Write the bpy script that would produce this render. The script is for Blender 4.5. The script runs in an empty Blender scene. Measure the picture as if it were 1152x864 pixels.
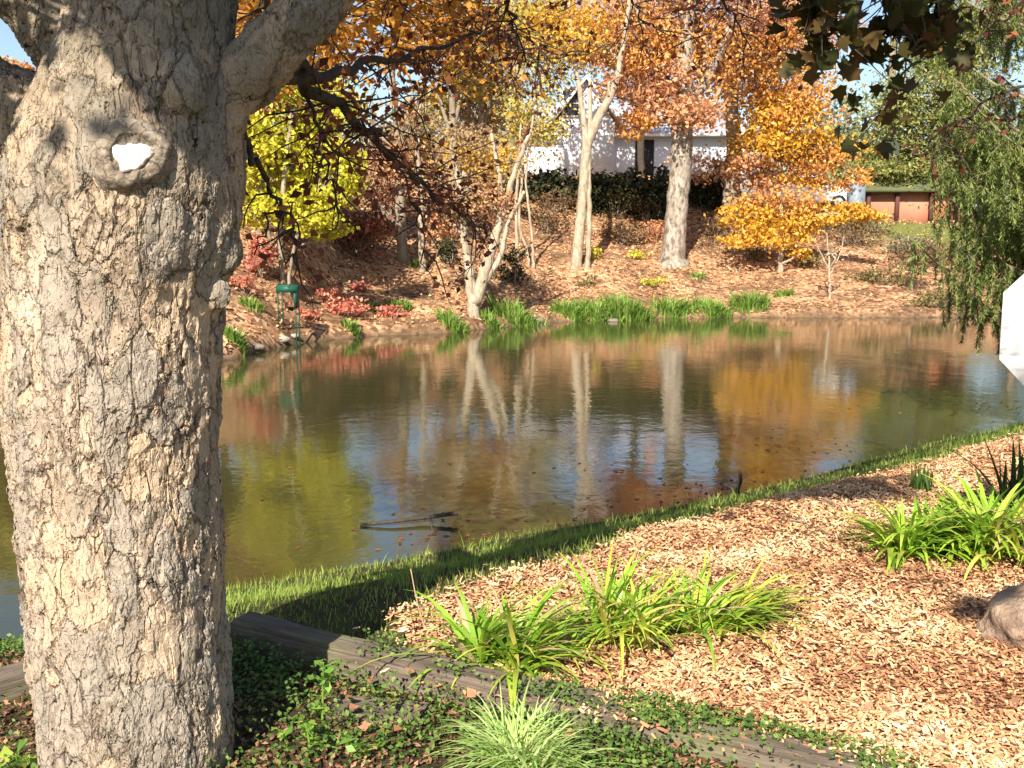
import bpy, bmesh, math, random
import numpy as np
from mathutils import Vector, Matrix, noise as mnoise

S = bpy.context.scene
COL = S.collection
rng = np.random.default_rng(11)
random.seed(11)
R = math.radians

# ------------------------------------------------------------------ camera
F = 1155.0; CZ = 1.6; PITCH = math.atan(162 / F)
WZ = -0.6                                            # water level
FWD = np.array([0, math.cos(PITCH), -math.sin(PITCH)])
UP = np.array([0, math.sin(PITCH), math.cos(PITCH)])
RT = np.array([1.0, 0, 0])
CAMP = np.array([0, 0, CZ])
def ray(px, py): return FWD + (px - 576) / F * RT - (py - 432) / F * UP
def atY(px, py, Y):
    d = ray(px, py); return CAMP + d * (Y / d[1])
def atZ(px, py, z):
    d = ray(px, py); return CAMP + d * ((z - CZ) / d[2])
def pxm(Y): return Y / F                             # metres per pixel at depth Y
SUN = np.array([-.225, -.757, .600]); SUN /= np.linalg.norm(SUN)

cam = bpy.data.cameras.new('camera'); co = bpy.data.objects.new('camera', cam); COL.objects.link(co)
co.location = CAMP; co.rotation_euler = (math.pi / 2 - PITCH, 0, 0)
cam.sensor_width = 36; cam.lens = 36 * F / 1152; cam.clip_end = 2000; cam.clip_start = 0.05
S.camera = co

# ------------------------------------------------------------------ light
w = bpy.data.worlds.new('World'); S.world = w; w.use_nodes = True
nt = w.node_tree; bg = nt.nodes['Background']
sk = nt.nodes.new('ShaderNodeTexSky'); sk.sky_type = 'NISHITA'; sk.sun_disc = False
sk.sun_elevation = math.asin(SUN[2]); sk.sun_rotation = math.atan2(SUN[0], SUN[1]) % (2 * math.pi)
sk.air_density = 1.0; sk.dust_density = 0.6; sk.ozone_density = 1.0
nt.links.new(sk.outputs[0], bg.inputs[0]); bg.inputs[1].default_value = 0.08
sl = bpy.data.lights.new('sun', 'SUN'); sl.energy = 5.0; sl.angle = R(0.5); sl.color = (1, .92, .79)
so = bpy.data.objects.new('sun', sl); COL.objects.link(so)
so.rotation_euler = Vector(SUN).to_track_quat('Z', 'Y').to_euler(); so.location = (-20, -40, 40)
S.view_settings.view_transform = 'Standard'; S.view_settings.look = 'None'
S.view_settings.exposure = 1.06; S.view_settings.gamma = 1
S.render.engine = 'CYCLES'; S.cycles.max_bounces = 7; S.cycles.transparent_max_bounces = 8

# ------------------------------------------------------------------ object helpers
def tag(o, label=None, cat=None, group=None, kind=None):
    if label: o['label'] = label
    if cat: o['category'] = cat
    if group: o['group'] = group
    if kind: o['kind'] = kind
    return o
def empty(name, loc, label, cat, group=None, rz=0):
    o = bpy.data.objects.new(name, None); COL.objects.link(o)
    o.location = [float(v) for v in loc]; o.rotation_euler = (0, 0, rz); o.empty_display_size = .1
    return tag(o, label, cat, group)
class MB:
    """collects geometry in world space, builds one mesh object"""
    def __init__(s): s.v = []; s.f = []; s.n = 0
    def add(s, verts, faces):
        verts = np.asarray(verts, float).reshape(-1, 3); faces = np.asarray(faces, int)
        s.v.append(verts); s.f.append(faces + s.n); s.n += len(verts); return s
    def build(s, name, mat, parent=None, smooth=False):
        me = bpy.data.meshes.new(name)
        V = np.concatenate(s.v)
        if parent is not None:
            M = np.array(parent_world(parent).inverted())
            V = V @ M[:3, :3].T + M[:3, 3]
        nl = sum(f.size for f in s.f); nf = sum(len(f) for f in s.f)
        me.vertices.add(len(V)); me.vertices.foreach_set('co', V.astype(np.float32).ravel())
        me.loops.add(nl); me.loops.foreach_set('vertex_index', np.concatenate([f.ravel() for f in s.f]).astype(np.int32))
        me.polygons.add(nf)
        tot = np.concatenate([np.full(len(f), f.shape[1]) for f in s.f])
        st = np.concatenate([[0], np.cumsum(tot)[:-1]])
        me.polygons.foreach_set('loop_start', st.astype(np.int32))
        me.polygons.foreach_set('loop_total', tot.astype(np.int32))
        me.update(calc_edges=True); me.validate()
        if smooth: me.polygons.foreach_set('use_smooth', np.ones(nf, bool))
        if mat: me.materials.append(mat)
        o = bpy.data.objects.new(name, me); COL.objects.link(o)
        if parent is not None: o.parent = parent
        return o
    # --- shapes
    def box(s, c, sz, rot=None):
        x, y, z = np.array(sz) / 2
        v = np.array([[-x, -y, -z], [x, -y, -z], [x, y, -z], [-x, y, -z], [-x, -y, z], [x, -y, z], [x, y, z], [-x, y, z]])
        if rot is not None: v = v @ np.array(rot).T
        return s.add(v + np.array(c), [[0, 3, 2, 1], [4, 5, 6, 7], [0, 1, 5, 4], [1, 2, 6, 5], [2, 3, 7, 6], [3, 0, 4, 7]])
    def tube(s, pts, rad, n=8, cap=True):
        P = np.asarray(pts, float); K = len(P)
        rad = np.broadcast_to(np.asarray(rad, float), (K,))
        T = np.gradient(P, axis=0); T /= np.linalg.norm(T, axis=1)[:, None] + 1e-9
        ref = np.array([0, 0, 1.0]) if abs(T[:, 2]).mean() < .8 else np.array([0, 1.0, 0])
        A = np.cross(T, ref); A /= np.linalg.norm(A, axis=1)[:, None] + 1e-9
        B = np.cross(T, A)
        th = np.linspace(0, 2 * np.pi, n, endpoint=False)
        V = P[:, None] + rad[:, None, None] * (np.cos(th)[None, :, None] * A[:, None] + np.sin(th)[None, :, None] * B[:, None])
        i = np.arange(K - 1)[:, None] * n; j = np.arange(n)[None]; j2 = (j + 1) % n
        q = np.stack([i + j, i + j2, i + n + j2, i + n + j], -1).reshape(-1, 4)
        s.add(V, q)
        if cap:
            b = s.n - K * n
            s.f.append(np.array([np.arange(n) + b + (K - 1) * n])); s.f.append(np.array([np.arange(n)[::-1] + b]))
        return s
    def extr(s, poly, a, b):
        """polygon (k x 3) swept by vector b from offset a"""
        P = np.asarray(poly, float) + np.array(a); Q = P + np.array(b); k = len(P)
        s.add(np.concatenate([P, Q]), [[i, (i + 1) % k, k + (i + 1) % k, k + i] for i in range(k)])
        base = s.n - 2 * k
        s.f.append(np.array([np.arange(k)[::-1] + base])); s.f.append(np.array([np.arange(k) + k + base]))
        return s
    def disc(s, c, ax, r, th, n=20):
        c = np.array(c, float); ax = np.array(ax, float); return s.tube([c - ax * th / 2, c + ax * th / 2], [r, r], n)
def parent_world(p):
    m = p.matrix_basis.copy(); q = p.parent
    while q is not None: m = q.matrix_basis @ m; q = q.parent
    return m
def smoothpath(pts, k=6):
    P = np.asarray(pts, float)
    if len(P) < 3: return np.array([P[0] + (P[-1] - P[0]) * t for t in np.linspace(0, 1, k)])
    Q = np.concatenate([[2 * P[0] - P[1]], P, [2 * P[-1] - P[-2]]]); out = []
    for i in range(1, len(Q) - 2):
        p0, p1, p2, p3 = Q[i - 1:i + 3]
        for t in np.linspace(0, 1, k, endpoint=False):
            out.append(.5 * (2 * p1 + (p2 - p0) * t + (2 * p0 - 5 * p1 + 4 * p2 - p3) * t * t + (3 * p1 - p0 - 3 * p2 + p3) * t ** 3))
    out.append(P[-1]); return np.array(out)
def unit(a): return a / (np.linalg.norm(a, axis=-1, keepdims=True) + 1e-9)
def leaves(mb, C, size, up=0.3, aspect=.6, rg=rng, fold=.18, shape='kite'):
    """N separate leaf faces"""
    N = len(C); size = np.broadcast_to(size, (N,)) * rg.uniform(.7, 1.3, N)
    nrm = unit(rg.normal(size=(N, 3)) + np.array([0, 0, up * 2]))
    d = unit(np.cross(nrm, rg.normal(size=(N, 3)))); s_ = np.cross(nrm, d)
    sz = size[:, None]
    if shape == 'kite':
        f = rg.uniform(-fold, fold * 1.6, N)[:, None] * sz
        V = np.stack([C - d * sz * .5, C + s_ * sz * aspect * .5 + nrm * f, C + d * sz * .5, C - s_ * sz * aspect * .5 + nrm * f], 1)
        mb.add(V, np.arange(N * 4).reshape(-1, 4))
    else:
        o = np.array([[0, -.5], [.22, -.38], [.52, -.3], [.36, -.08], [.5, .2], [.2, .12], [.16, .3], [0, .55], [-.16, .3], [-.2, .12], [-.5, .2], [-.36, -.08], [-.52, -.3], [-.22, -.38]])
        k = len(o)
        cv = (o[:, 0] ** 2)[None, :, None] * rg.uniform(-.5, .9, N)[:, None, None] + (o[:, 1] ** 2)[None, :, None] * rg.uniform(-.5, .5, N)[:, None, None]
        V = C[:, None] + sz[:, None] * (o[None, :, :1] * s_[:, None] + o[None, :, 1:] * d[:, None] + cv * nrm[:, None])
        mb.add(V, np.arange(N * k).reshape(-1, k))
def cloud(center, rad, n, rg=rng, k=None, tight=.3):
    """leaf positions: sub-clumps scattered through an ellipsoid, so that gaps stay open"""
    k = k or max(4, n // 45)
    u = unit(rg.normal(size=(k, 3))) * (rg.uniform(.05, 1, k) ** (1 / 2.2))[:, None]
    w_ = rg.uniform(.3, 1.5, k); idx = rg.choice(k, n, p=w_ / w_.sum())
    p = u[idx] + rg.normal(size=(n, 3)) * tight * np.array([1, 1, .75])
    return np.asarray(center) + p * np.asarray(rad), np.asarray(center) + u * np.asarray(rad)
def blades(mb, base, az, length, width, lean, curve, seg=4, rg=rng, tipw=.08):
    """ribbon blades: lean = start tilt from vertical, curve = extra tilt by the tip"""
    N = len(base); t = np.linspace(0, 1, seg + 1)
    ang = lean[:, None] + curve[:, None] * t[None] ** 1.3
    st = length[:, None] / seg
    dr = np.cumsum(np.concatenate([np.zeros((N, 1)), np.sin(ang[:, :-1]) * st], 1), 1)
    dz = np.cumsum(np.concatenate([np.zeros((N, 1)), np.cos(ang[:, :-1]) * st], 1), 1)
    h = np.stack([np.cos(az), np.sin(az)], 1); side = np.stack([-np.sin(az), np.cos(az)], 1)
    tw = rg.uniform(-.9, .9, N); side = side * np.cos(tw)[:, None] + h * np.sin(tw)[:, None]
    P = np.zeros((N, seg + 1, 3)); P[..., :2] = base[:, None, :2] + h[:, None] * dr[..., None]; P[..., 2] = base[:, None, 2] + dz
    wd = width[:, None] * np.clip(np.minimum(.55 + 1.5 * t, 1.0) * (1 - t ** 2.2) + tipw * t, .02, 1)[None] * .5
    sd = np.zeros((N, 1, 3)); sd[:, 0, :2] = side
    V = np.stack([P - sd * wd[..., None], P + sd * wd[..., None]], 2)      # N,seg+1,2,3
    i = np.arange(N)[:, None] * (2 * (seg + 1)) + 2 * np.arange(seg)[None]
    mb.add(V, np.stack([i, i + 1, i + 3, i + 2], -1).reshape(-1, 4))

# ------------------------------------------------------------------ materials
class NB:
    def __init__(s, name):
        s.m = bpy.data.materials.new(name); s.m.use_nodes = True; s.t = s.m.node_tree; s.t.nodes.clear()
        s.out = s.n('ShaderNodeOutputMaterial')
    def n(s, typ, **kw):
        nd = s.t.nodes.new(typ)
        for k, v in kw.items():
            if hasattr(nd, k) and not k[0].isupper(): setattr(nd, k, v)
            else: s.set(nd, k, v)
        return nd
    def set(s, nd, k, v):
        k = k.replace('_', ' ') if isinstance(k, str) else k
        if isinstance(v, bpy.types.NodeSocket): s.t.links.new(v, nd.inputs[k])
        else: nd.inputs[k].default_value = v
    def l(s, a, b): s.t.links.new(a, b)
    def ramp(s, fac, stops, interp='LINEAR'):
        r = s.t.nodes.new('ShaderNodeValToRGB'); e = r.color_ramp; e.interpolation = interp
        while len(e.elements) < len(stops): e.elements.new(.5)
        for el, (p, c) in zip(e.elements, stops):
            el.position = p; el.color = (*c, 1) if not np.isscalar(c) else (c, c, c, 1)
        s.l(fac, r.inputs[0]); return r.outputs[0]
    def noise(s, vec, scale, detail=4, rough=.55, dist=0):
        nd = s.n('ShaderNodeTexNoise', Scale=scale, Detail=detail, Roughness=rough, Distortion=dist)
        if vec is not None: s.l(vec, nd.inputs['Vector'])
        return nd
    def voro(s, vec, scale, feature='F1', rnd=1):
        nd = s.n('ShaderNodeTexVoronoi', feature=feature, Scale=scale, Randomness=rnd); s.l(vec, nd.inputs['Vector']); return nd
    def math(s, op, a, b=None, clamp=False):
        nd = s.n('ShaderNodeMath', operation=op, use_clamp=clamp)
        for i, v in enumerate((a, b)):
            if v is None: continue
            if isinstance(v, bpy.types.NodeSocket): s.l(v, nd.inputs[i])
            else: nd.inputs[i].default_value = v
        return nd.outputs[0]
    def mix(s, fac, a, b, blend='MIX'):
        nd = s.n('ShaderNodeMix', data_type='RGBA', blend_type=blend)
        for i, v in ((0, fac), (6, a), (7, b)):
            if isinstance(v, bpy.types.NodeSocket): s.l(v, nd.inputs[i])
            else: nd.inputs[i].default_value = v if i == 0 else (*v, 1)
        return nd.outputs[2]
    def pos(s): return s.n('ShaderNodeNewGeometry').outputs['Position']
    def obj(s): return s.n('ShaderNodeTexCoord').outputs['Object']
    def mapv(s, vec, scale):
        nd = s.n('ShaderNodeMapping'); s.l(vec, nd.inputs[0]); nd.inputs['Scale'].default_value = scale; return nd.outputs[0]
    def princ(s, col, rough=.8, spec=.3, bump=None, bs=.5, bd=.01, **kw):
        p = s.n('ShaderNodeBsdfPrincipled')
        if isinstance(col, bpy.types.NodeSocket): s.l(col, p.inputs['Base Color'])
        else: p.inputs['Base Color'].default_value = (*col, 1)
        if isinstance(rough, bpy.types.NodeSocket): s.l(rough, p.inputs['Roughness'])
        else: p.inputs['Roughness'].default_value = rough
        p.inputs['Specular IOR Level'].default_value = spec
        for k, v in kw.items(): p.inputs[k.replace('_', ' ')].default_value = v
        if bump is not None:
            b = s.n('ShaderNodeBump'); b.inputs['Strength'].default_value = bs; b.inputs['Distance'].default_value = bd
            s.l(bump, b.inputs['Height']); s.l(b.outputs[0], p.inputs['Normal'])
        return p
    def done(s, sh): s.l(sh if isinstance(sh, bpy.types.NodeSocket) else sh.outputs[0], s.out.inputs[0]); return s.m

def leafmat(name, cols, trans=.35, rough=.5, clump=.9, clumpmix=.35, spec=.25):
    b = NB(name); g = b.n('ShaderNodeNewGeometry')
    k = len(cols)
    nz = b.noise(g.outputs['Position'], clump, 2)
    f = b.math('ADD', b.math('MULTIPLY', g.outputs['Random Per Island'], 1 - clumpmix),
               b.math('MULTIPLY', b.math('MULTIPLY', b.math('SUBTRACT', nz.outputs[0], .27), 2.2, True), clumpmix))
    c = b.ramp(f, [(.04 + .92 * i / max(1, k - 1), cc) for i, cc in enumerate(cols)])
    p = b.princ(c, rough, spec)
    tr = b.n('ShaderNodeBsdfTranslucent'); b.l(c, tr.inputs[0])
    mx = b.n('ShaderNodeMixShader'); mx.inputs[0].default_value = trans
    b.l(p.outputs[0], mx.inputs[1]); b.l(tr.outputs[0], mx.inputs[2])
    return b.done(mx)
def barkmat(name, c1, c2, scale=9, zs=.3, bd=.03):
    b = NB(name); v = b.mapv(b.obj(), (1, 1, zs))
    n1 = b.noise(v, scale, 5, .65); n2 = b.noise(v, scale * .25, 2)
    c = b.mix(b.ramp(n1.outputs[0], [(.35, 0), (.65, 1)]), c1, c2)
    c = b.mix(b.math('MULTIPLY', n2.outputs[0], .6), c, tuple(x * .55 for x in c1))
    return b.done(b.princ(c, .9, .15, n1.outputs[0], .8, bd))
def plain(name, col, rough=.6, var=.12, scale=6, spec=.3, **kw):
    b = NB(name); n = b.noise(b.obj(), scale, 4)
    c = b.mix(n.outputs[0], tuple(x * (1 - var) for x in col), tuple(min(1, x * (1 + var)) for x in col))
    return b.done(b.princ(c, rough, spec, n.outputs[0], .15, .004, **kw))

M = {}
# leaves
M['orange'] = leafmat('orange_leaf', [(.38, .15, .05), (.64, .29, .08), (.77, .42, .12), (.82, .54, .16)])
M['rust'] = leafmat('rust_leaf', [(.28, .12, .07), (.55, .25, .12), (.7, .39, .2), (.74, .5, .27)])
M['gold'] = leafmat('golden_leaf', [(.45, .2, .03), (.68, .36, .04), (.75, .46, .06), (.76, .5, .1)])
M['yellow'] = leafmat('yellow_leaf', [(.3, .34, .04), (.52, .5, .05), (.68, .6, .06), (.74, .64, .1)])
M['limegold'] = leafmat('yellow_green_leaf', [(.24, .24, .07), (.42, .38, .09), (.58, .45, .1), (.66, .5, .1)])
M['pine'] = leafmat('soft_needle', [(.1, .13, .03), (.2, .23, .06), (.3, .3, .09), (.36, .3, .1)], trans=.25)
M['bluegreen'] = leafmat('blue_green_leaf', [(.1, .14, .1), (.18, .22, .14), (.26, .28, .16)], trans=.25)
M['farwood'] = leafmat('far_wood_leaf', [(.2, .15, .1), (.34, .25, .15), (.3, .28, .13), (.45, .32, .16)], clump=.12, clumpmix=.7)
M['tan'] = leafmat('dry_leaf', [(.22, .12, .07), (.38, .24, .13), (.48, .34, .18), (.5, .36, .1)])
M['maroon'] = leafmat('maroon_leaf', [(.07, .022, .016), (.17, .05, .03), (.32, .1, .055), (.52, .23, .09)], trans=.4)
M['mapleorange'] = leafmat('orange_maple_leaf', [(.4, .13, .03), (.66, .28, .04), (.74, .38, .05), (.7, .32, .05)], trans=.5)
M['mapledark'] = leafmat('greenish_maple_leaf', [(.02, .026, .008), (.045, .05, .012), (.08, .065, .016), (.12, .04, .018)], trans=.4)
M['redshrub'] = leafmat('red_leaf', [(.38, .08, .06), (.6, .18, .14), (.68, .3, .2), (.64, .42, .2)])
M['evergreen'] = leafmat('dark_evergreen_leaf', [(.016, .02, .01), (.035, .042, .016), (.075, .07, .03)], trans=.1)
M['scrub'] = leafmat('olive_scrub_leaf', [(.07, .07, .025), (.14, .13, .045), (.24, .2, .07), (.34, .26, .1)], trans=.25)
M['brownshrub'] = leafmat('brown_shrub_leaf', [(.08, .05, .03), (.16, .1, .05), (.25, .15, .08), (.16, .15, .05)])
M['greenblade'] = leafmat('green_blade', [(.09, .17, .03), (.16, .28, .045), (.25, .38, .07), (.36, .4, .12)], trans=.35, clump=3)
M['lily'] = leafmat('daylily_blade', [(.12, .24, .025), (.22, .4, .035), (.33, .5, .05), (.58, .56, .1)], trans=.3, rough=.35, clump=4, spec=.4)
M['lilyyellow'] = leafmat('yellowing_daylily_blade', [(.24, .36, .04), (.42, .48, .06), (.6, .54, .1), (.64, .5, .16)], trans=.3, rough=.35, clump=4, spec=.4)
M['dead'] = leafmat('dead_blade', [(.3, .2, .1), (.5, .36, .2), (.62, .48, .28)], trans=.2, clump=6)
M['irisdark'] = leafmat('dark_iris_blade', [(.02, .05, .015), (.04, .09, .02), (.08, .14, .03)], trans=.2, rough=.4)
M['palegrass'] = leafmat('pale_grass_blade', [(.24, .4, .09), (.38, .54, .15), (.52, .62, .24), (.5, .52, .22)], trans=.35, clump=5)
M['grass'] = leafmat('lawn_blade', [(.12, .19, .03), (.2, .3, .045), (.31, .39, .07), (.42, .42, .14)], trans=.35, clump=1.6)
M['drylitter'] = leafmat('dry_brown_litter', [(.08, .045, .03), (.2, .1, .06), (.36, .19, .11), (.52, .32, .19)], trans=.1, clump=5)
M['ivy'] = leafmat('ground_ivy_leaf', [(.04, .075, .018), (.08, .15, .03), (.14, .23, .045), (.25, .3, .08)], trans=.2, rough=.5, clump=6, spec=.2)
M['seedling'] = leafmat('seedling_leaf', [(.08, .2, .03), (.16, .34, .05), (.3, .46, .07), (.44, .52, .1)], trans=.4, rough=.4, clump=8)
M['fallen'] = leafmat('fallen_red_leaf', [(.36, .11, .07), (.42, .17, .1), (.4, .22, .14)], trans=.2, clump=15, clumpmix=.8)
M['litter'] = leafmat('fallen_leaf_litter', [(.24, .11, .055), (.52, .27, .13), (.7, .42, .22), (.78, .55, .33)], trans=.15, clump=.7)
M['chip'] = leafmat('wood_chip', [(.14, .06, .035), (.4, .19, .1), (.62, .35, .17), (.76, .52, .29), (.83, .65, .43)], trans=.0, rough=.8, clump=2.6, clumpmix=.5, spec=.15)
M['spruce'] = leafmat('spruce_needle', [(.09, .13, .04), (.19, .25, .07), (.3, .36, .1), (.4, .42, .15)], trans=.35, clump=1.5)
# barks
M['bark_grey'] = barkmat('grey_bark', (.22, .17, .12), (.42, .35, .26))
M['bark_pale'] = barkmat('pale_bark', (.3, .23, .16), (.62, .52, .38), 9, .5, .05)
M['bark_dark'] = barkmat('dark_bark', (.05, .04, .03), (.12, .095, .07), 30, .4, .006)
M['bark_oak'] = barkmat('mottled_bark', (.13, .1, .075), (.6, .52, .42), 8, .55, .06)

# ------------------------------------------------------------------ terrain
def nz2(x, y, s, seed=0.0):
    """cheap smooth value noise, vectorised"""
    x = np.asarray(x) * s + seed * 17.3; y = np.asarray(y) * s + seed * 9.1
    xi = np.floor(x); yi = np.floor(y); fx = x - xi; fy = y - yi
    fx = fx * fx * (3 - 2 * fx); fy = fy * fy * (3 - 2 * fy)
    h = lambda a, b: np.modf(np.abs(np.sin(a * 127.1 + b * 311.7) * 43758.5453))[0]
    return (h(xi, yi) * (1 - fx) + h(xi + 1, yi) * fx) * (1 - fy) + (h(xi, yi + 1) * (1 - fx) + h(xi + 1, yi + 1) * fx) * fy - .5
sstep = lambda a, b, x: (lambda t: t * t * (3 - 2 * t))(np.clip((x - a) / (b - a), 0, 1))
nsh = np.array([atZ(*p, WZ)[:2] for p in [(0, 735), (130, 700), (260, 662), (350, 645), (480, 624), (560, 608), (620, 597), (700, 582), (800, 562), (900, 538), (1000, 512), (1150, 476)]])
nsh = np.concatenate([[[-60, -12], [-12, 2.5]], nsh, [[13, 19], [40, 27], [90, 34]]])
fsh = np.array([atZ(*p, WZ)[:2] for p in [(0, 440), (130, 425), (260, 405), (330, 387), (420, 378), (500, 375), (560, 368), (620, 363), (760, 358), (900, 357), (1080, 357)]])
fsh = np.concatenate([[[-60, -4], [-20, 9]], fsh, [[30, 32], [50, 35], [90, 42]]])
def shore_n(x): return np.interp(x, nsh[:, 0], nsh[:, 1]) + .12 * nz2(x, x * 0, 1.7, 3)
def shore_f(x): return np.interp(x, fsh[:, 0], fsh[:, 1]) + .5 * nz2(x, x * 0, .9, 4)
def H(x, y):
    x = np.asarray(x, float); y = np.asarray(y, float)
    dn = shore_n(x) - y; df = y - shore_f(x)
    zn = WZ + .62 * sstep(-.1, 2.9, dn) + .03 * sstep(0, .15, dn) + .035 * nz2(x, y, 1.1, 1) * sstep(0, 1, dn)
    crest = np.interp(x, [-20, -6, 0, 6, 11, 16, 30], [2.6, 3.2, 3.9, 4.0, 3.0, 2.3, 2.1])
    prof = np.interp(df, [0, .25, 2, 5, 13, 20, 28, 60, 300], [0, .22, .55, 1.3, 1.3, 1.3, 1.3, 1.3, 1.3])
    zf = WZ + prof + (crest + .6 - 1.3) * sstep(3.0, 14.5, df) + np.interp(df, [13, 28, 60, 300], [0, .9, 2.0, 5]) \
        + .35 * nz2(x, y, .45, 2) * sstep(.5, 4, df) + .12 * nz2(x, y, 1.6, 5) * sstep(.3, 2, df)
    zb = WZ - .05 - .35 * np.clip(np.minimum(-dn, -df), 0, 3)
    return np.where(dn > -.02, zn, np.where(df > -.02, zf, zb))
def hz(x, y): return float(H(np.array([x]), np.array([y]))[0])
def og(px, py, near=False):
    """where the sight line through a photo point meets the ground"""
    d = ray(px, py); ys = np.concatenate([np.linspace(1.5, 14, 1200), np.linspace(14, 130, 3000)])
    P = CAMP[None] + d[None] * (ys / d[1])[:, None]
    g = np.maximum(H(P[:, 0], P[:, 1]), WZ) if not near else H(P[:, 0], P[:, 1])
    k = np.argmax(P[:, 2] < g)
    if k == 0 and P[0, 2] >= g[0]: k = len(ys) - 1
    return np.array([P[k, 0], P[k, 1], g[k]])

def axis(parts):
    out = []
    for a, b, s_ in parts: out.append(np.arange(a, b, s_))
    return np.concatenate(out + [[parts[-1][1]]])
xs = axis([(-220, -40, 12), (-40, -10, .8), (-10, -4, .2), (-4, 6, .09), (6, 24, .25), (24, 50, 1), (50, 220, 12)])
ys = axis([(-40, -2, 3), (-2, 2, .25), (2, 11, .07), (11, 18, .25), (18, 46, .22), (46, 80, 1.2), (80, 420, 14)])
X, Y = np.meshgrid(xs, ys); nx, ny = len(xs), len(ys)
g = MB(); i = np.arange(ny - 1)[:, None] * nx + np.arange(nx - 1)[None]
g.add(np.stack([X, Y, H(X, Y)], -1), np.stack([i, i + 1, i + nx + 1, i + nx], -1).reshape(-1, 4))
b = NB('ground'); P = b.pos(); sp = b.n('ShaderNodeSeparateXYZ'); b.l(P, sp.inputs[0])
vo = b.voro(P, 9); vc = b.n('ShaderNodeSeparateColor'); b.l(vo.outputs['Color'], vc.inputs[0])
lit = b.ramp(vc.outputs[0], [(.05, (.12, .065, .04)), (.35, (.38, .19, .095)), (.7, (.56, .32, .17)), (1, (.66, .44, .26))])
pn = b.noise(P, .8, 4, .6); lit = b.mix(b.ramp(pn.outputs[0], [(.42, 0), (.62, .75)]), lit, (.12, .075, .045))
gr = b.noise(P, 2.5, 5, .7)
lawn = b.mix(gr.outputs[0], (.1, .13, .03), (.26, .26, .08))
right = b.math('MULTIPLY', b.math('SUBTRACT', sp.outputs[0], 11.0), .4, True)
top = b.math('MULTIPLY', b.math('SUBTRACT', sp.outputs[1], 36.5), .4, True)
far = b.mix(b.math('MULTIPLY', right, top), lit, lawn)
nearg = b.mix(b.ramp(b.noise(P, 5, 5, .7).outputs[0], [(.4, 0), (.6, 1)]), (.06, .042, .025), (.1, .1, .035))
mud = b.math('SUBTRACT', 1, b.math('MULTIPLY', b.math('SUBTRACT', sp.outputs[2], WZ - .02), 5.0, True))
isfar = b.math('GREATER_THAN', sp.outputs[1], 13.2)
c = b.mix(isfar, nearg, far); c = b.mix(b.math('MULTIPLY', mud, .8), c, (.1, .07, .045))
g.build('ground', b.done(b.princ(c, .95, .1, b.noise(P, 22, 5, .7).outputs[0], .9, .05)), None, True)['kind'] = 'structure'

# water
b = NB('water'); P = b.pos()
n1 = b.noise(b.mapv(P, (1.2, 1, 1)), 3.5, 3, .5, .4); n2 = b.noise(P, .6, 2); n3 = b.noise(P, 14, 2)
hgt = b.math('ADD', b.math('MULTIPLY', n1.outputs[0], .38), b.math('ADD', b.math('MULTIPLY', n2.outputs[0], .9), b.math('MULTIPLY', n3.outputs[0], .13)))
wc = b.mix(b.noise(P, .35, 3).outputs[0], (.036, .036, .012), (.056, .054, .02))
pw = b.princ(wc, .06, .5, hgt, .55, .012); pw.inputs['IOR'].default_value = 1.75
wat = MB(); wat.add([[-90, -14, WZ], [90, -14, WZ], [90, 46, WZ], [-90, 46, WZ]], [[0, 1, 2, 3]])
wat.build('water', b.done(pw))['kind'] = 'structure'

# ------------------------------------------------------------------ mulch bed
def inpoly(x, y, poly):
    poly = np.asarray(poly); ins = np.zeros(len(x), bool); j = len(poly) - 1
    for k in range(len(poly)):
        xi, yi = poly[k][:2]; xj, yj = poly[j][:2]
        ins ^= ((yi > y) != (yj > y)) & (x < (xj - xi) * (y - yi) / (yj - yi + 1e-12) + xi); j = k
    return ins
T0 = og(268, 728)[:2]; T1 = og(1120, 912)[:2]
tdir = (T1 - T0) / np.linalg.norm(T1 - T0); tnor = np.array([-tdir[1], tdir[0]])
if tnor[1] < 0: tnor = -tnor
bed = [T0 + tdir * 0.70, T0 + tdir * .66 + tnor * .2] + [og(*p)[:2] for p in [(440, 708), (500, 682), (580, 655), (650, 636), (710, 610), (800, 590), (870, 572), (950, 550), (1050, 524), (1160, 494)]] \
    + [np.array([9, 12.5]), np.array([12, 11]), np.array([10, 3]), T1 + tdir * 1.5]
bed = np.array(bed)
fine = []                                            # ragged edge
for k in range(len(bed)):
    a, c_ = bed[k], bed[(k + 1) % len(bed)]; L = np.linalg.norm(c_ - a); m_ = max(1, int(L / .12))
    for t in np.arange(m_) / m_:
        p = a + (c_ - a) * t; fine.append(p + .09 * np.array([nz2(p[0], p[1], 4, 7), nz2(p[0], p[1], 4, 8)]))
bedp = np.array(fine)
def bedz(x, y):
    return H(x, y) + .045 + .05 * nz2(x, y, 2.2, 11) + .02 * nz2(x, y, 7, 12)
bx = axis([(-1.5, 4, .05), (4, 12, .15)]); by = axis([(2.2, 7, .05), (7, 13, .12)])
X, Y = np.meshgrid(bx, by); nx = len(bx); ny = len(by)
i = (np.arange(ny - 1)[:, None] * nx + np.arange(nx - 1)[None])
cx = (X[:-1, :-1] + X[1:, 1:]) / 2; cy = (Y[:-1, :-1] + Y[1:, 1:]) / 2
keep = inpoly(cx.ravel(), cy.ravel(), bedp)
q = np.stack([i, i + 1, i + nx + 1, i + nx], -1).reshape(-1, 4)[keep]
us, inv = np.unique(q, return_inverse=True)
Vv = np.stack([X, Y, bedz(X, Y)], -1).reshape(-1, 3)[us]
m = MB(); m.add(Vv, inv.reshape(-1, 4))
b = NB('mulch'); P = b.pos(); vo = b.voro(b.mapv(P, (1, 1.6, 1)), 45); vc = b.n('ShaderNodeSeparateColor'); b.l(vo.outputs['Color'], vc.inputs[0])
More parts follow.
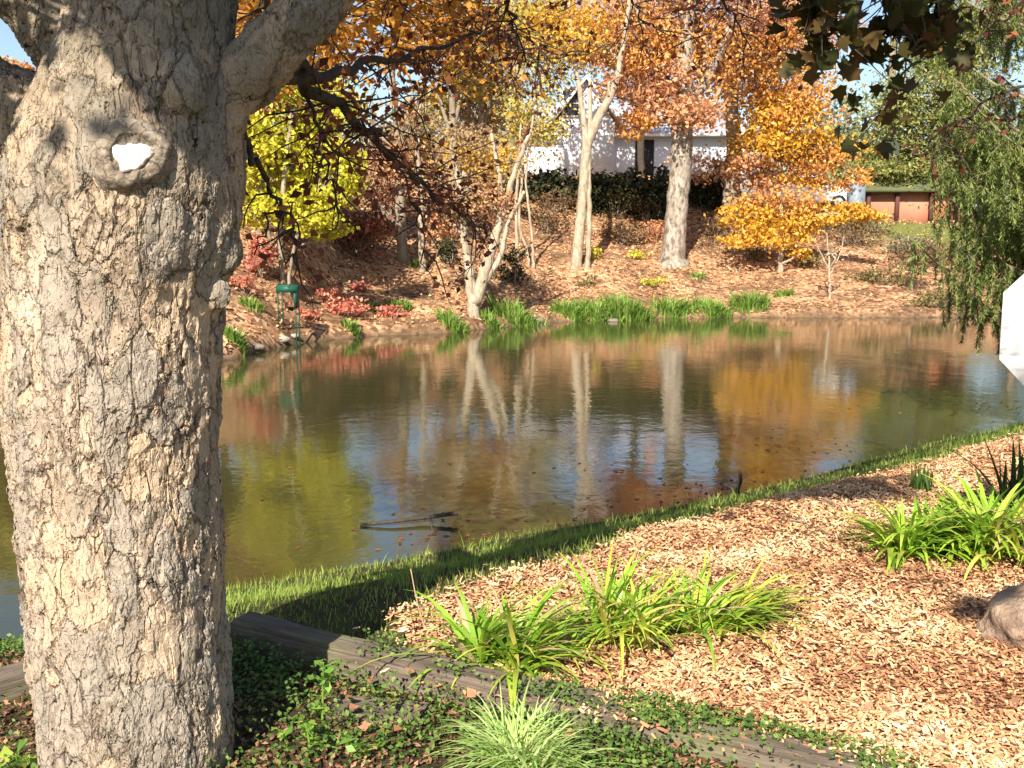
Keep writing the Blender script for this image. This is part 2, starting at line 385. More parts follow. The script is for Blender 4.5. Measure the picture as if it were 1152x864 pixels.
c = b.ramp(vc.outputs[0], [(.1, (.1, .04, .025)), (.5, (.3, .14, .075)), (.9, (.5, .28, .15))])
m.build('mulch_bed', b.done(b.princ(c, .95, .1, vo.outputs[0], 1, .02)), None, True)['kind'] = 'structure'
# chips
N = 560000
px_ = rng.uniform(-1.3, 8.5, N); py_ = 2.6 + 9.5 * rng.uniform(0, 1, N) ** 1.5
vis = np.abs(px_) < (py_ * .5 + .5); px_, py_ = px_[vis], py_[vis]
k_ = inpoly(px_ + rng.normal(0, .05, len(px_)), py_ + rng.normal(0, .05, len(px_)), bedp); px_, py_ = px_[k_], py_[k_]
N = len(px_); ln = rng.gamma(3.0, .0056, N) + .006; wd = rng.uniform(.004, .009, N) + ln * .08
az = rng.uniform(0, 2 * np.pi, N); pit = rng.normal(0, .33, N); rol = rng.normal(0, .5, N)
d = np.stack([np.cos(az) * np.cos(pit), np.sin(az) * np.cos(pit), np.sin(pit)], 1)
s0 = np.stack([-np.sin(az), np.cos(az), np.zeros(N)], 1); u0 = np.cross(d, s0)
sd = s0 * np.cos(rol)[:, None] + u0 * np.sin(rol)[:, None]; nn = np.cross(d, sd)
C = np.stack([px_, py_, bedz(px_, py_) + rng.uniform(.002, .022, N)], 1)
bend = rng.normal(0, .12, N)[:, None] * ln[:, None]
a_, w2 = d * ln[:, None] * .5, sd * wd[:, None] * .5
tap = rng.uniform(.4, 1, N)[:, None]
V = np.stack([C - a_ - w2 * tap, C - w2 + nn * bend, C + a_ - w2 * tap * .7, C + a_ + w2 * tap * .7, C + w2 + nn * bend, C - a_ + w2 * tap], 1)
mc = MB(); k6 = np.arange(N)[:, None] * 6
mc.add(V, np.concatenate([np.concatenate([k6, k6 + 1, k6 + 4, k6 + 5], 1), np.concatenate([k6 + 1, k6 + 2, k6 + 3, k6 + 4], 1)]))
tag(mc.build('wood_chips', M['chip']), 'loose tan and red-brown wood chips covering the planting bed', 'mulch', None, 'stuff')

# ------------------------------------------------------------------ grass on the near bank
def timber_side(x, y): return (x - T0[0]) * tnor[0] + (y - T0[1]) * tnor[1]
N = 230000
gx = rng.uniform(-6, 9.5, N); gy = rng.uniform(3.0, 13.5, N); dn = shore_n(gx) - gy
ok = (dn > -.04 + .1 * rng.normal(size=N)) & (np.abs(gx) < gy * .56 + .3) & (timber_side(gx, gy) > .1) & (gy > 3.6) & ~inpoly(gx, gy, bedp) & (dn < 4)
ok &= rng.uniform(0, 1, N) < np.clip(5.2 / gy, 0, 1) ** 1.3
gx, gy = gx[ok], gy[ok]; N = len(gx)
base = np.stack([gx, gy, H(gx, gy) - .005], 1); tall = 1 + .7 * nz2(gx, gy, 1.8, 21) + .5 * nz2(gx, gy, 6, 22)
m = MB(); blades(m, base, rng.uniform(0, 6.28, N), np.clip(rng.gamma(5, .0085, N) * tall, .02, .2), rng.uniform(.003, .0062, N) * np.clip(gy / 5, 1, 2.2), rng.uniform(0, .5, N), rng.uniform(.1, 1.2, N), 3)
tag(m.build('grass', M['grass']), 'green lawn grass along the near edge of the pond', 'grass', None, 'stuff')

# ------------------------------------------------------------------ the big foreground tree
TY = 2.9
tb = np.array([*atY(158, 900, TY)[:2], 0]); tb[2] = hz(tb[0], tb[1])
maple = empty('old_tree', tb, 'large foreground tree with flaky grey-tan bark and a round white pruning scar', 'tree')
def tp(px, py, Y=TY): return atY(px, py, Y)
tk = MB(); k1 = pxm(TY)
def limb(mb, pts, n=24, k=7):
    Q = smoothpath([[*tp(p[0], p[1], p[3] if len(p) > 3 else TY), p[2] * k1 * (.96 if p[1] > 100 else .93)] for p in pts], k)
    mb.tube(Q[:, :3], Q[:, 3], n)
limb(tk, [(156, 1160, 200), (158, 1060, 160), (160, 960, 124), (157, 864, 112), (147, 720, 112), (136, 576, 112), (128, 430, 119), (133, 330, 119), (140, 250, 127), (150, 170, 122), (162, 90, 105), (176, 0, 88), (186, -120, 78), (190, -260, 68), (200, -500, 52), (240, -800, 40)])
limb(tk, [(130, 215, 70), (80, 168, 56), (25, 132, 47), (-45, 92, 42), (-140, 55, 40), (-330, -60, 32, 2.6), (-520, -220, 24, 2.2)])
limb(tk, [(150, 130, 66), (106, 78, 46), (62, 30, 40), (15, -22, 38), (-60, -105, 36, 3.0), (-150, -320, 30, 3.3)])
limb(tk, [(190, 165, 70), (248, 108, 40), (295, 66, 33), (345, 10, 31), (405, -55, 30, 3.0), (500, -150, 28, 3.3), (640, -250, 22, 3.8), (800, -330, 16, 4.4)])
for (px, py, r_, dy) in [(240, 238, 26, -.02), (246, 285, 22, -.02), (40, 232, 27, -.22), (200, 95, 27, -.17), (15, 215, 20, -.1), (243, 180, 20, -.03), (240, 330, 16, -.04)]:
    c_ = tp(px, py, TY + dy); bm = bmesh.new(); bmesh.ops.create_icosphere(bm, subdivisions=3, radius=r_ * k1)
    tk.add(np.array([v.co for v in bm.verts]) * [1, 1, 1.3] + c_, [[v.index for v in f.verts] for f in bm.faces]); bm.free()
tmp = tk.build('tmp', None)
md = tmp.modifiers.new('r', 'REMESH'); md.mode = 'VOXEL'; md.voxel_size = .0056
sm = tmp.modifiers.new('s', 'SMOOTH'); sm.iterations = 16; sm.factor = .6
dg = bpy.context.evaluated_depsgraph_get(); me = bpy.data.meshes.new_from_object(tmp.evaluated_get(dg))
bpy.data.objects.remove(tmp)
nv = len(me.vertices); V = np.zeros(nv * 3, np.float32); me.vertices.foreach_get('co', V); V = V.reshape(-1, 3)
V = V - tb; me.vertices.foreach_set('co', V.astype(np.float32).ravel()); me.update()
me.polygons.foreach_set('use_smooth', np.ones(len(me.polygons), bool))
trunk = bpy.data.objects.new('trunk', me); COL.objects.link(trunk); trunk.parent = maple; me.name = 'trunk'
b = NB('flaky_bark'); o_ = b.obj()
def warp(vec, scale, amt):
    nd = b.noise(vec, scale, 3, .6); sub = b.n('ShaderNodeVectorMath', operation='SUBTRACT'); b.l(nd.outputs['Color'], sub.inputs[0]); sub.inputs[1].default_value = (.5, .5, .5)
    sc = b.n('ShaderNodeVectorMath', operation='SCALE'); b.l(sub.outputs[0], sc.inputs[0]); sc.inputs['Scale'].default_value = amt
    ad = b.n('ShaderNodeVectorMath', operation='ADD'); b.l(vec, ad.inputs[0]); b.l(sc.outputs[0], ad.inputs[1]); return ad.outputs[0]
v1 = warp(b.mapv(o_, (1, 1, .42)), 30, .022)
v2 = warp(b.mapv(o_, (1, 1, .5)), 70, .012)
def terrace(nz, mul, edge):
    t_ = b.math('MULTIPLY', nz, mul); fl_ = b.math('FLOOR', t_); fr_ = b.math('FRACT', t_)
    st = b.ramp(fr_, [(0, 0), (edge, 1)])
    return b.math('DIVIDE', b.math('ADD', fl_, st), mul), fr_, b.math('DIVIDE', fl_, mul)
NA = b.noise(v1, 8.5, 3, .58); NB_ = b.noise(v2, 24, 3, .6)
hA, fA, lA = terrace(NA.outputs[0], 11, .16); hB, fB, lB = terrace(NB_.outputs[0], 9, .2)
crk = b.voro(warp(b.mapv(o_, (1, 1, .22)), 9, .14), 13, 'DISTANCE_TO_EDGE')      # long vertical cracks
cw = b.ramp(crk.outputs[0], [(.0, 0), (.035, .8), (.06, 1)])
rough_zone = b.ramp(b.noise(o_, 3.2, 3, .6).outputs[0], [(.38, .5), (.58, 1.15)])
fn = b.noise(o_, 120, 3, .7); mid = b.noise(b.mapv(o_, (1, 1, .7)), 45, 3, .65)
hh = b.math('ADD', b.math('MULTIPLY', hA, 2.0), b.math('MULTIPLY', b.math('MULTIPLY', hB, rough_zone), 1.25))
cbk = b.ramp(b.noise(o_, 6, 3, .6).outputs[0], [(.45, 0), (.6, 1)]); cw = b.math('MAXIMUM', cw, b.math('SUBTRACT', 1.0, cbk))
hh = b.math('ADD', hh, b.math('MULTIPLY', cw, .16))
hh = b.math('ADD', hh, b.math('ADD', b.math('MULTIPLY', fn.outputs[0], .06), b.math('MULTIPLY', mid.outputs[0], .12)))
colA = b.ramp(lA, [(.3, (.36, .22, .135)), (.4, (.52, .375, .255)), (.47, (.42, .315, .225)), (.54, (.3, .245, .19)), (.62, (.36, .295, .225)), (.7, (.22, .185, .15))])
colB = b.ramp(lB, [(.3, (.3, .18, .11)), (.42, (.54, .4, .275)), (.52, (.4, .3, .21)), (.58, (.5, .375, .26)), (.68, (.27, .22, .165))])
c = b.mix(b.math('MULTIPLY', rough_zone, .5), colA, colB)
c = b.mix(b.math('MULTIPLY', b.ramp(fn.outputs[0], [(.35, 0), (.75, 1)]), .3), c, (.64, .53, .4))
c = b.mix(b.math('MULTIPLY', b.ramp(mid.outputs[0], [(.3, 1), (.46, 0)]), .55), c, (.2, .14, .095))
big = b.noise(b.mapv(o_, (1, 1, .5)), 2.4, 4, .65)
c = b.mix(b.math('MULTIPLY', b.ramp(big.outputs[0], [(.44, 0), (.58, 1)]), .6), c, (.23, .2, .16))
pale = b.ramp(b.noise(b.mapv(o_, (1, 1, .3)), 4.5, 3, .6).outputs[0], [(.6, 0), (.7, 1)]); c = b.mix(b.math('MULTIPLY', pale, .6), c, (.72, .6, .45))
lich = b.ramp(b.noise(o_, 11, 4, .7).outputs[0], [(.64, 0), (.7, 1)]); c = b.mix(b.math('MULTIPLY', lich, .4), c, (.36, .36, .25))
c = b.mix(b.math('MULTIPLY', b.ramp(fA, [(.0, 1), (.13, 0)]), .6), c, (.12, .08, .05))
c = b.mix(b.math('MULTIPLY', b.math('MULTIPLY', b.ramp(fB, [(.0, 1), (.16, 0)]), rough_zone), .5), c, (.14, .09, .06))
c = b.mix(.12, c, (.31, .275, .23))
pv_ = warp(warp(b.mapv(o_, (1, 1, .5)), 7, .12), 35, .035)
pl = b.voro(pv_, 11); pe = b.voro(pv_, 11, 'DISTANCE_TO_EDGE'); pc = b.n('ShaderNodeSeparateColor'); b.l(pl.outputs['Color'], pc.inputs[0])
grey = b.ramp(pc.outputs[0], [(.5, 0), (.56, .75)]); c = b.mix(grey, c, (.31, .265, .215))
warm = b.ramp(pc.outputs[1], [(.72, 0), (.76, .55)]); c = b.mix(warm, c, (.56, .4, .26))
c = b.mix(b.ramp(pe.outputs[0], [(.0, .75), (.035, 0)]), c, (.1, .07, .045))
hh = b.math('ADD', hh, b.math('ADD', b.math('MULTIPLY', grey, .16), b.math('MULTIPLY', b.ramp(pe.outputs[0], [(.0, 0), (.05, 1)]), .14)))
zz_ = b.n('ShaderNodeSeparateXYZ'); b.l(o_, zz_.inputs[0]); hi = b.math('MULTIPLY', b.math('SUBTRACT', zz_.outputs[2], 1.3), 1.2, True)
c = b.mix(b.math('MULTIPLY', b.math('MULTIPLY', hi, b.ramp(b.noise(o_, 7, 4, .7).outputs[0], [(.32, 0), (.55, 1)])), .8), c, (.165, .14, .1))  # shade on upper trunk and limbs painted in as darker bark colour
c = b.mix(b.ramp(cw, [(.0, .7), (1, 0)]), c, (.09, .06, .04))
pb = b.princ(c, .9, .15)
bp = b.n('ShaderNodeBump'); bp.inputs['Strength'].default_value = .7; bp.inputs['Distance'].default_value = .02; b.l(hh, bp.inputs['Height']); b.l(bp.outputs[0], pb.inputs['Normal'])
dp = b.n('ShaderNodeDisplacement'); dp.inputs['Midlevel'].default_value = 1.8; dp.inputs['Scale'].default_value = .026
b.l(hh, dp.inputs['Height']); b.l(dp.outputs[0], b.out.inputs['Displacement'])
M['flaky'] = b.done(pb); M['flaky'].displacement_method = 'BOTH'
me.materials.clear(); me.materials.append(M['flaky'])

# find the trunk's front surface along a sight line
from mathutils.bvhtree import BVHTree
bv = BVHTree.FromPolygons([tuple(v) for v in (V + tb)], [tuple(p.vertices) for p in me.polygons])
def on_trunk(px, py):
    h = bv.ray_cast(Vector(CAMP), Vector(ray(px, py)).normalized()); return np.array(h[0]), np.array(h[1])
p0, n0 = on_trunk(148, 175); n0 = unit(np.mean([on_trunk(148 + a, 175 + c_)[1] for a in (-45, 0, 45) for c_ in (-45, 0, 45)], axis=0))
ax1 = unit(np.cross(np.array([0, 0, 1.0]), n0)); ax2 = np.cross(n0, ax1)
def hit_or(px, py):
    h = bv.ray_cast(Vector(CAMP), Vector(ray(px, py)).normalized()); return np.array(h[0]) if h[0] is not None else tp(px, py, 2.85)
def ring_mesh(mb, prof, cen, n=120, wob=.09):
    th = np.linspace(0, 2 * np.pi, n, endpoint=False)
    wv = 1 + wob * np.sin(2 * th + .6) + wob * .5 * np.sin(3 * th + 2) + wob * .35 * np.sin(7 * th)
    rows = []
    for (r_, h_) in prof:
        hh_ = h_ + .003 * np.sin(5 * th + r_ * 60) + np.array([mnoise.noise(Vector((math.cos(a) * 2.2, math.sin(a) * 2.2, r_ * 40))) * .006 + mnoise.noise(Vector((math.cos(a) * 7, math.sin(a) * 7, r_ * 90))) * .004 for a in th])
        rows.append(cen + (r_ * wv)[:, None] * (np.cos(th)[:, None] * ax1 + np.sin(th)[:, None] * ax2 * 1.05) + hh_[:, None] * n0)
    Vr = np.array(rows); K = len(prof); i_ = np.arange(K - 1)[:, None] * n; j_ = np.arange(n)[None]; j2 = (j_ + 1) % n
    mb.add(Vr, np.stack([i_ + j_, i_ + j2, i_ + n + j2, i_ + n + j_], -1).reshape(-1, 4))
    return Vr
cen = p0 + n0 * .01
mk = MB(); ring_mesh(mk, [(r_ * .8, h_ * .55) for r_, h_ in [(.125, -.05), (.112, .0), (.104, .02), (.096, .036), (.088, .044), (.08, .043), (.076, .047), (.071, .046), (.067, .049), (.063, .046), (.06, .036), (.055, .032), (.052, .029), (.047, .027), (.02, .026), (.001, .026)]], cen)
b = NB('healed_callus_bark'); n1 = b.noise(b.obj(), 26, 5, .7); n2 = b.noise(b.obj(), 60, 4, .7)
c = b.mix(b.ramp(n1.outputs[0], [(.35, 0), (.65, 1)]), (.15, .115, .085), (.36, .295, .225)); vk = b.voro(warp(b.obj(), 30, .03), 30, 'DISTANCE_TO_EDGE'); c = b.mix(b.ramp(vk.outputs[0], [(0, .8), (.07, 0)]), c, (.06, .045, .03))
scar = mk.build('branch_scar', b.done(b.princ(c, .85, .2, n2.outputs[0], .9, .006)), maple, True)
b = NB('bare_white_wood'); vk = b.voro(b.obj(), 55, 'DISTANCE_TO_EDGE'); n1 = b.noise(b.obj(), 30, 4, .7)
c = b.mix(b.ramp(n1.outputs[0], [(.55, 0), (.7, .7)]), (.74, .7, .63), (.42, .35, .27)); c = b.mix(b.ramp(vk.outputs[0], [(0, .8), (.06, 0)]), c, (.22, .16, .11)); WOOD = b.done(b.princ(c, .85, .2, n1.outputs[0], .6, .006))
mw = MB(); th = np.linspace(0, 2 * np.pi, 30, endpoint=False)
rr = .04 * (1 + .18 * np.sin(2 * th + 1) + .16 * np.sin(3 * th + .3) + .1 * np.sin(5 * th) + .07 * np.sin(8 * th))
wc_ = cen - ax2 * .006; rdir = np.cos(th)[:, None] * ax1 + np.sin(th)[:, None] * ax2
rings = [wc_ + (rr * f_)[:, None] * rdir + n0 * (h_ + (0 if f_ > .95 else .0012 * math.sin(9 * f_))) for f_, h_ in ((1, .008), (.97, .0215), (.8, .024), (.5, .0245), (.2, .025))]
mw.add(np.concatenate(rings + [(wc_ + n0 * .025)[None]]), [[q * 30 + k, q * 30 + (k + 1) % 30, (q + 1) * 30 + (k + 1) % 30, (q + 1) * 30 + k] for q in range(4) for k in range(30)])
mw.f.append(np.array([[120 + k, 120 + (k + 1) % 30, 150] for k in range(30)]))
mw.build('exposed_wood', WOOD, scar, False)

# branches and foliage of the same tree
br = MB(); fol = {k: [] for k in ('maroon', 'mapleorange', 'mapledark')}
def branch(pts, r0, r1, k=6, jit=.012, n=6):
    Q = smoothpath([tp(*p) for p in pts], k); Q[1:-1] += rng.normal(0, jit, (len(Q) - 2, 3))
    br.tube(Q, np.linspace(r0, r1, len(Q)), n); return Q
def twigs(Q, n, length, droop=.25, r=.004, start=.25):
    out = []
    for _ in range(n):
        k = int(len(Q) * rng.uniform(start, 1)); k = min(k, len(Q) - 1); p = Q[k]
        d = unit(rng.normal(size=3) * [1, 1, .6] + [0, 0, -droop]); L = length * rng.uniform(.5, 1.3)
        pts = [p]; 
        for s_ in range(4):
            d = unit(d + rng.normal(0, .28, 3) + [0, 0, -droop * .25]); pts.append(pts[-1] + d * L / 4)
        br.tube(pts, np.linspace(r, r * .35, 5), 4, False); out.append(np.array(pts))
    return out
def leafy(tws, kind, per, spread=.05):
    for t in tws:
        k = rng.integers(1, 5, per); a = rng.uniform(0, 1, per)[:, None]
        fol[kind].append(t[k - 1] * a + t[k] * (1 - a) + rng.normal(0, spread, (per, 3)))
# the dark branch that hangs from the right limb
Q1 = branch([(300, 70, 2.9), (345, 95, 3.2), (400, 138, 3.8), (450, 185, 4.5), (500, 228, 5.2), (548, 262, 5.9)], .026, .004)
leafy(twigs(Q1, 46, .42), 'maroon', 15)
Q2 = branch([(318, 60, 2.9), (370, 85, 3.5), (450, 62, 4.6), (540, 42, 5.8), (640, 62, 6.8)], .022, .004)
leafy(twigs(Q2, 34, .5), 'maroon', 15); 
Q3 = branch([(345, 95, 3.2), (362, 150, 3.3), (372, 205, 3.35), (392, 255, 3.4)], .008, .002); leafy(twigs(Q3, 10, .16, .5), 'maroon', 3)
Q4 = branch([(270, 130, 2.95), (288, 180, 3.1), (310, 222, 3.2), (330, 262, 3.25), (326, 300, 3.3)], .012, .002); leafy(twigs(Q4, 9, .2, .4), 'maroon', 3)
Q4b = branch([(310, 222, 3.2), (296, 262, 3.2), (284, 285, 3.2)], .005, .002)
Q5 = branch([(372, 120, 3.5), (430, 160, 3.9), (470, 235, 4.2), (478, 290, 4.3)], .007, .002); leafy(twigs(Q5, 12, .22, .5), 'maroon', 4)
# forward boughs with orange leaves over the water
for pts in ([(405, -55, 3.0), (430, -40, 4.5), (440, 0, 6.3), (445, 62, 8.0)], [(405, -55, 3.0), (500, -60, 4.8), (505, 10, 6.8), (515, 75, 8.4)], [(405, -55, 3.0), (390, -30, 5), (360, 20, 6.8), (385, 60, 8.0)], [(345, 12, 2.9), (320, -20, 4.2), (290, 20, 6), (280, 40, 7.5)]):
    Q = branch(pts, .03, .006, 8); tw = twigs(Q, 44, .55, .05, .005, .5); leafy(tw, 'mapleorange', 17, .1)
    leafy(twigs(Q, 12, .6, .2, .005, .45), 'maroon', 8, .08)
# maroon sprays at top centre
for pts in ([(500, -150, 3.3), (540, -60, 4.2), (572, 10, 5.0), (592, 70, 5.4)], [(500, -150, 3.3), (600, -80, 4.4), (690, -25, 5.2), (725, 25, 5.5)], [(640, -250, 3.8), (690, -100, 4.6), (800, -20, 5.2), (840, 45, 5.6)], [(640, -250, 3.8), (760, -60, 5), (870, -20, 5.6), (940, 30, 6)]):
    Q = branch(pts, .02, .004, 8); leafy(twigs(Q, 22, .45, .2, .004, .4), 'maroon', 11, .08)
# greenish leaves at top right, nearer
for pts in ([(800, -330, 4.4), (860, -150, 4.2), (905, -40, 4.1), (930, 30, 4.1)], [(800, -330, 4.4), (930, -160, 4.2), (985, -40, 4.2), (1000, 40, 4.3)], [(800, -330, 4.4), (1000, -150, 4.3), (1045, -20, 4.4), (1062, 50, 4.4)]):
    Q = branch(pts, .016, .003, 8); leafy(twigs(Q, 17, .3, .4, .004, .55), 'mapledark', 7, .05)
Q = branch([(1000, -150, 4.3), (1040, 10, 4.2), (1020, 72, 4.2), (985, 130, 4.2), (955, 168, 4.2)], .008, .002); leafy(twigs(Q, 6, .12, .5), 'mapledark', 3); fol['maroon'].append(np.array([tp(952 + a, 168 + c_, 4.2) for a, c_ in ((0, 0), (6, 4), (-6, 2), (2, -6))]))
Q6 = branch([(800, -330, 4.4), (1080, -200, 4.5), (1220, -60, 4.8), (1240, 40, 5.0), (1170, 92, 5.2), (1110, 115, 5.3), (1070, 150, 5.4), (1050, 165, 5.4)], .016, .003)
leafy(twigs(Q6, 26, .32, .5, .004, .4), 'maroon', 5)
Q7 = branch([(1220, -60, 4.8), (1130, 20, 4.9), (1080, 60, 5.0)], .009, .002); leafy(twigs(Q7, 12, .35, .5, .003, .3), 'maroon', 6)
# upper crown: limbs above the frame and the leaves that shade the boughs below
for (cx_, cy_, cz_, rx_, ry_, rz_, n_) in [(1.0, 2.6, 5.4, 1.0, .9, .6, 700), (2.3, 2.2, 5.6, 1.0, .9, .6, 750), (-.3, 3.6, 5.6, .9, .8, .6, 500), (3.2, 3.4, 5.5, .8, .8, .5, 400), (-1.6, 2.9, 4.1, .9, .8, .5, 600), (-.6, 3.1, 4.4, .9, .8, .5, 600), (-1.2, 3.8, 4.7, .9, .7, .5, 500), (-2.4, 3.2, 3.9, .7, .7, .45, 450), (-1.1, 2.3, 4.5, .7, .5, .4, 350)]:
    C_, sub = cloud((cx_, cy_, cz_), (rx_, ry_, rz_), n_); fol['mapledark'].append(C_)
    root = tp(200, -500); 
    for s_ in sub[::3]: br.tube(smoothpath([root, root * .4 + s_ * .6 + [0, 0, .25], s_], 5), np.linspace(.02, .003, 11), 5, False)
# unseen sprays added sunward of the trunk to shade its top and right limb
for (px, py, t, r_, n_) in [(30, 75, 1.7, .13, 60), (198, 88, 1.6, .09, 50), (170, 8, 1.8, .12, 40), (250, 100, 2.3, .16, 200), (300, 55, 2.4, .2, 330), (340, 8, 2.4, .2, 330), (285, 85, 1.7, .17, 260), (330, 30, 1.9, .2, 260), (270, 35, 2.2, .16, 200), (310, 75, 2.0, .16, 200), (360, -10, 2.2, .2, 260), (255, 130, 2.1, .12, 140), (320, 45, 1.6, .16, 200), (350, 5, 1.5, .16, 200), (275, 70, 1.6, .14, 160), (245, 45, 2.0, .1, 90), (262, 70, 2.1, .12, 110), (380, -20, 2.0, .22, 180), (270, 175, 1.6, .05, 25), (5, 145, 1.6, .08, 30), (110, -5, 2.0, .1, 25), (225, 150, 1.7, .05, 16)]:
    c_ = hit_or(px, py) + SUN * t; C_, sub = cloud(c_, (r_, r_, r_ * .8), int(n_ * (2.2 if px > 240 and n_ > 60 else 1)), k=26 if px > 240 else 14); fol['mapledark'].append(C_)
    root = tp(-140, 55) if t < 1.8 else tp(-330, -60, 2.6); br.tube(smoothpath([root, root * .5 + c_ * .5 + [0, 0, .2], c_], 5), np.linspace(.012, .003, 11), 5, False)
for (px, py) in [(870, 15), (930, 40), (985, 30), (1055, 25)]:  # unseen leaf clusters added towards the sun to shade the top-right foliage
    c_ = tp(px, py, 4.2) + SUN * 2.5; C_, sub = cloud(c_, (.32, .3, .2), 150, k=12); fol['mapledark'].append(C_)
    root = tp(800, -330, 4.4); br.tube(smoothpath([root, root * .5 + c_ * .5 + [0, 0, .2], c_], 5), np.linspace(.012, .003, 11), 5, False)
# unseen sprays added overhead to cast shade on bed rim, grass and beside boulder
for (px, py, t, rr_, n_) in [(715, 592, 8.6, (.45, .28, .15), 300), (785, 578, 8.8, (.45, .28, .15), 320), (850, 568, 8.9, (.45, .26, .14), 320), (915, 561, 9, (.45, .26, .14), 300), (975, 556, 9, (.4, .26, .14), 260), (1096, 692, 7.4, (.1, .08, .06), 150), (640, 605, 8.2, (.5, .35, .2), 300), (560, 625, 7.8, (.4, .4, .2), 240)]:
    c_ = og(px, py, True) + SUN * t; C_, sub = cloud(c_, rr_, n_, k=18); fol['mapledark'].append(C_)
    root = tp(200, -500) if t > 5 else tp(-330, -60, 2.6)
    for e_ in [c_] + list(sub[:6]): br.tube(smoothpath([root, root * .45 + c_ * .55 + [0, 0, .35], e_], 5), np.linspace(.009, .003, 11), 5, False)
br.build('branches', M['bark_dark'], maple, True)
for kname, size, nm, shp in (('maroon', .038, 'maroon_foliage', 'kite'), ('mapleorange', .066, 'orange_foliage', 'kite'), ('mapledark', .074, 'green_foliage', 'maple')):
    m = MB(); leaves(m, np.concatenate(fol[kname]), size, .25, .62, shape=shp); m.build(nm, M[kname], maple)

# ------------------------------------------------------------------ far trees
CROWN = 2.2
def far_tree(name, label, stems, crowns, bark, base=None, cat='tree', group=None, lsize=.15, up=.2, limbn=1.0, shape='kite', aspect=.65, tight=.3):
    """stems: [[(px,py,half width px)...] at depth Y]; crowns: [(px,py,rx,ry,n,material[,dY])] all in photo pixels at the tree's own depth"""
    if base is None: base = og(*stems[0][0][:2])
    Y0 = base[1]; k = pxm(Y0); t = empty(name, base, label, cat, group)
    tr = MB(); SP = []
    for st in stems:
        pts = [np.append(atY(p[0], p[1], Y0 + (p[3] if len(p) > 3 else 0)), p[2] * k) for p in st]
        if st is stems[0] or st[0][1] > stems[0][0][1] - 12:
            pts[0][:2] = pts[0][:2]; low = pts[0].copy(); low[2] = min(low[2], hz(low[0], low[1])) - .15; low[3] *= 1.35; pts = [low] + pts
        Q = smoothpath(pts, 6); Q[1:, :2] += rng.normal(0, .012, (len(Q) - 1, 2))
        tr.tube(Q[:, :3], np.abs(Q[:, 3]), 10); SP.append(Q)
    SP = np.concatenate(SP); up_half = SP[SP[:, 2] > np.percentile(SP[:, 2], 35)]
    by = {}
    for cr in crowns:
        px, py, rx, ry, n, mt = cr[:6]; dY = cr[6] if len(cr) > 6 else 0
        c_ = atY(px, py, Y0 + dY); rd = (rx * k, (rx + ry) / 2 * k, ry * k)
        n = int(n * CROWN); C_, sub = cloud(c_, rd, n, k=max(6, n // 60), tight=tight); by.setdefault(mt, []).append(C_)
        j = np.argmin(np.linalg.norm(up_half[:, :3] - c_ + [0, 0, .5], axis=1)); s0 = up_half[j]
        rl = min(max(s0[3] * .6, .02), .12)
        Q = smoothpath([s0[:3], s0[:3] * .5 + c_ * .5 + rng.normal(0, .12, 3), c_], 5); tr.tube(Q, np.linspace(rl, .02, len(Q)), 6, False)
        for s_ in sub[: int(len(sub) * limbn)]:
            a = Q[rng.integers(3, len(Q))]
            q = smoothpath([a, a * .5 + s_ * .5 + rng.normal(0, .08, 3), s_], 4); tr.tube(q, np.linspace(.022, .006, len(q)) * (Y0 / 30), 4, False)
    tr.build('trunk', bark, t, True)
    for mt, L in by.items():
        m = MB(); leaves(m, np.concatenate(L), lsize, up, aspect, shape=shape); m.build('crown', M[mt], t)
    return t
# left, yellow
far_tree('yellow_tree', 'small bright yellow-green tree on the far bank beside the big trunk', [[(318, 318, 3), (316, 280, 3), (318, 220, 3), (325, 150, 2)], [(308, 318, 2), (305, 285, 2), (295, 220, 2)], [(325, 318, 2), (333, 270, 2), (350, 220, 2)]],
         [(290, 165, 30, 40, 900, 'yellow'), (335, 180, 45, 50, 1600, 'yellow', 1), (385, 190, 22, 32, 600, 'yellow'), (315, 110, 45, 35, 800, 'yellow', 1), (365, 120, 40, 35, 600, 'yellow', 1.5), (352, 235, 28, 20, 450, 'yellow', -.5), (300, 235, 35, 18, 500, 'yellow'), (368, 262, 20, 12, 260, 'yellow')], M['bark_grey'], lsize=.13)
far_tree('grey_tree', 'thick grey trunk with thin brown crown left of the slender pale sapling', [[(452, 294, 6), (451, 250, 6), (449, 200, 5), (446, 140, 4), (440, 60, 3)]],
         [(440, 175, 35, 28, 380, 'rust'), (420, 225, 40, 25, 420, 'rust', 1), (470, 150, 30, 30, 260, 'tan')], M['bark_grey'], lsize=.12)
far_tree('sapling', 'slender straight pale sapling beside the thick grey trunk', [[(475, 305, 4), (474, 260, 3.6), (473, 215, 3), (470, 150, 2.2), (476, 90, 1.5)]], [(474, 130, 22, 40, 160, 'tan')], M['bark_pale'], lsize=.12)
far_tree('forked_tree', 'low forked tree leaning over the far waterline, crown of thin brown and orange leaves',
         [[(533, 356, 7.5), (532, 335, 7), (527, 300, 5), (523, 270, 5), (520, 230, 4), (512, 180, 2.5)], [(534, 342, 7), (546, 305, 6.5), (556, 272, 5.5), (568, 230, 4), (580, 190, 3), (596, 150, 2)], [(556, 272, 4), (562, 240, 3), (562, 200, 2.5), (552, 150, 2)], [(540, 325, 4), (562, 290, 3.2), (572, 250, 2.6), (590, 215, 2)]],
         [(520, 215, 38, 35, 520, 'tan'), (540, 180, 40, 35, 500, 'gold', .5), (500, 240, 25, 22, 300, 'rust'), (560, 225, 30, 25, 300, 'rust'), (515, 165, 30, 25, 240, 'tan')], M['bark_pale'], lsize=.1)
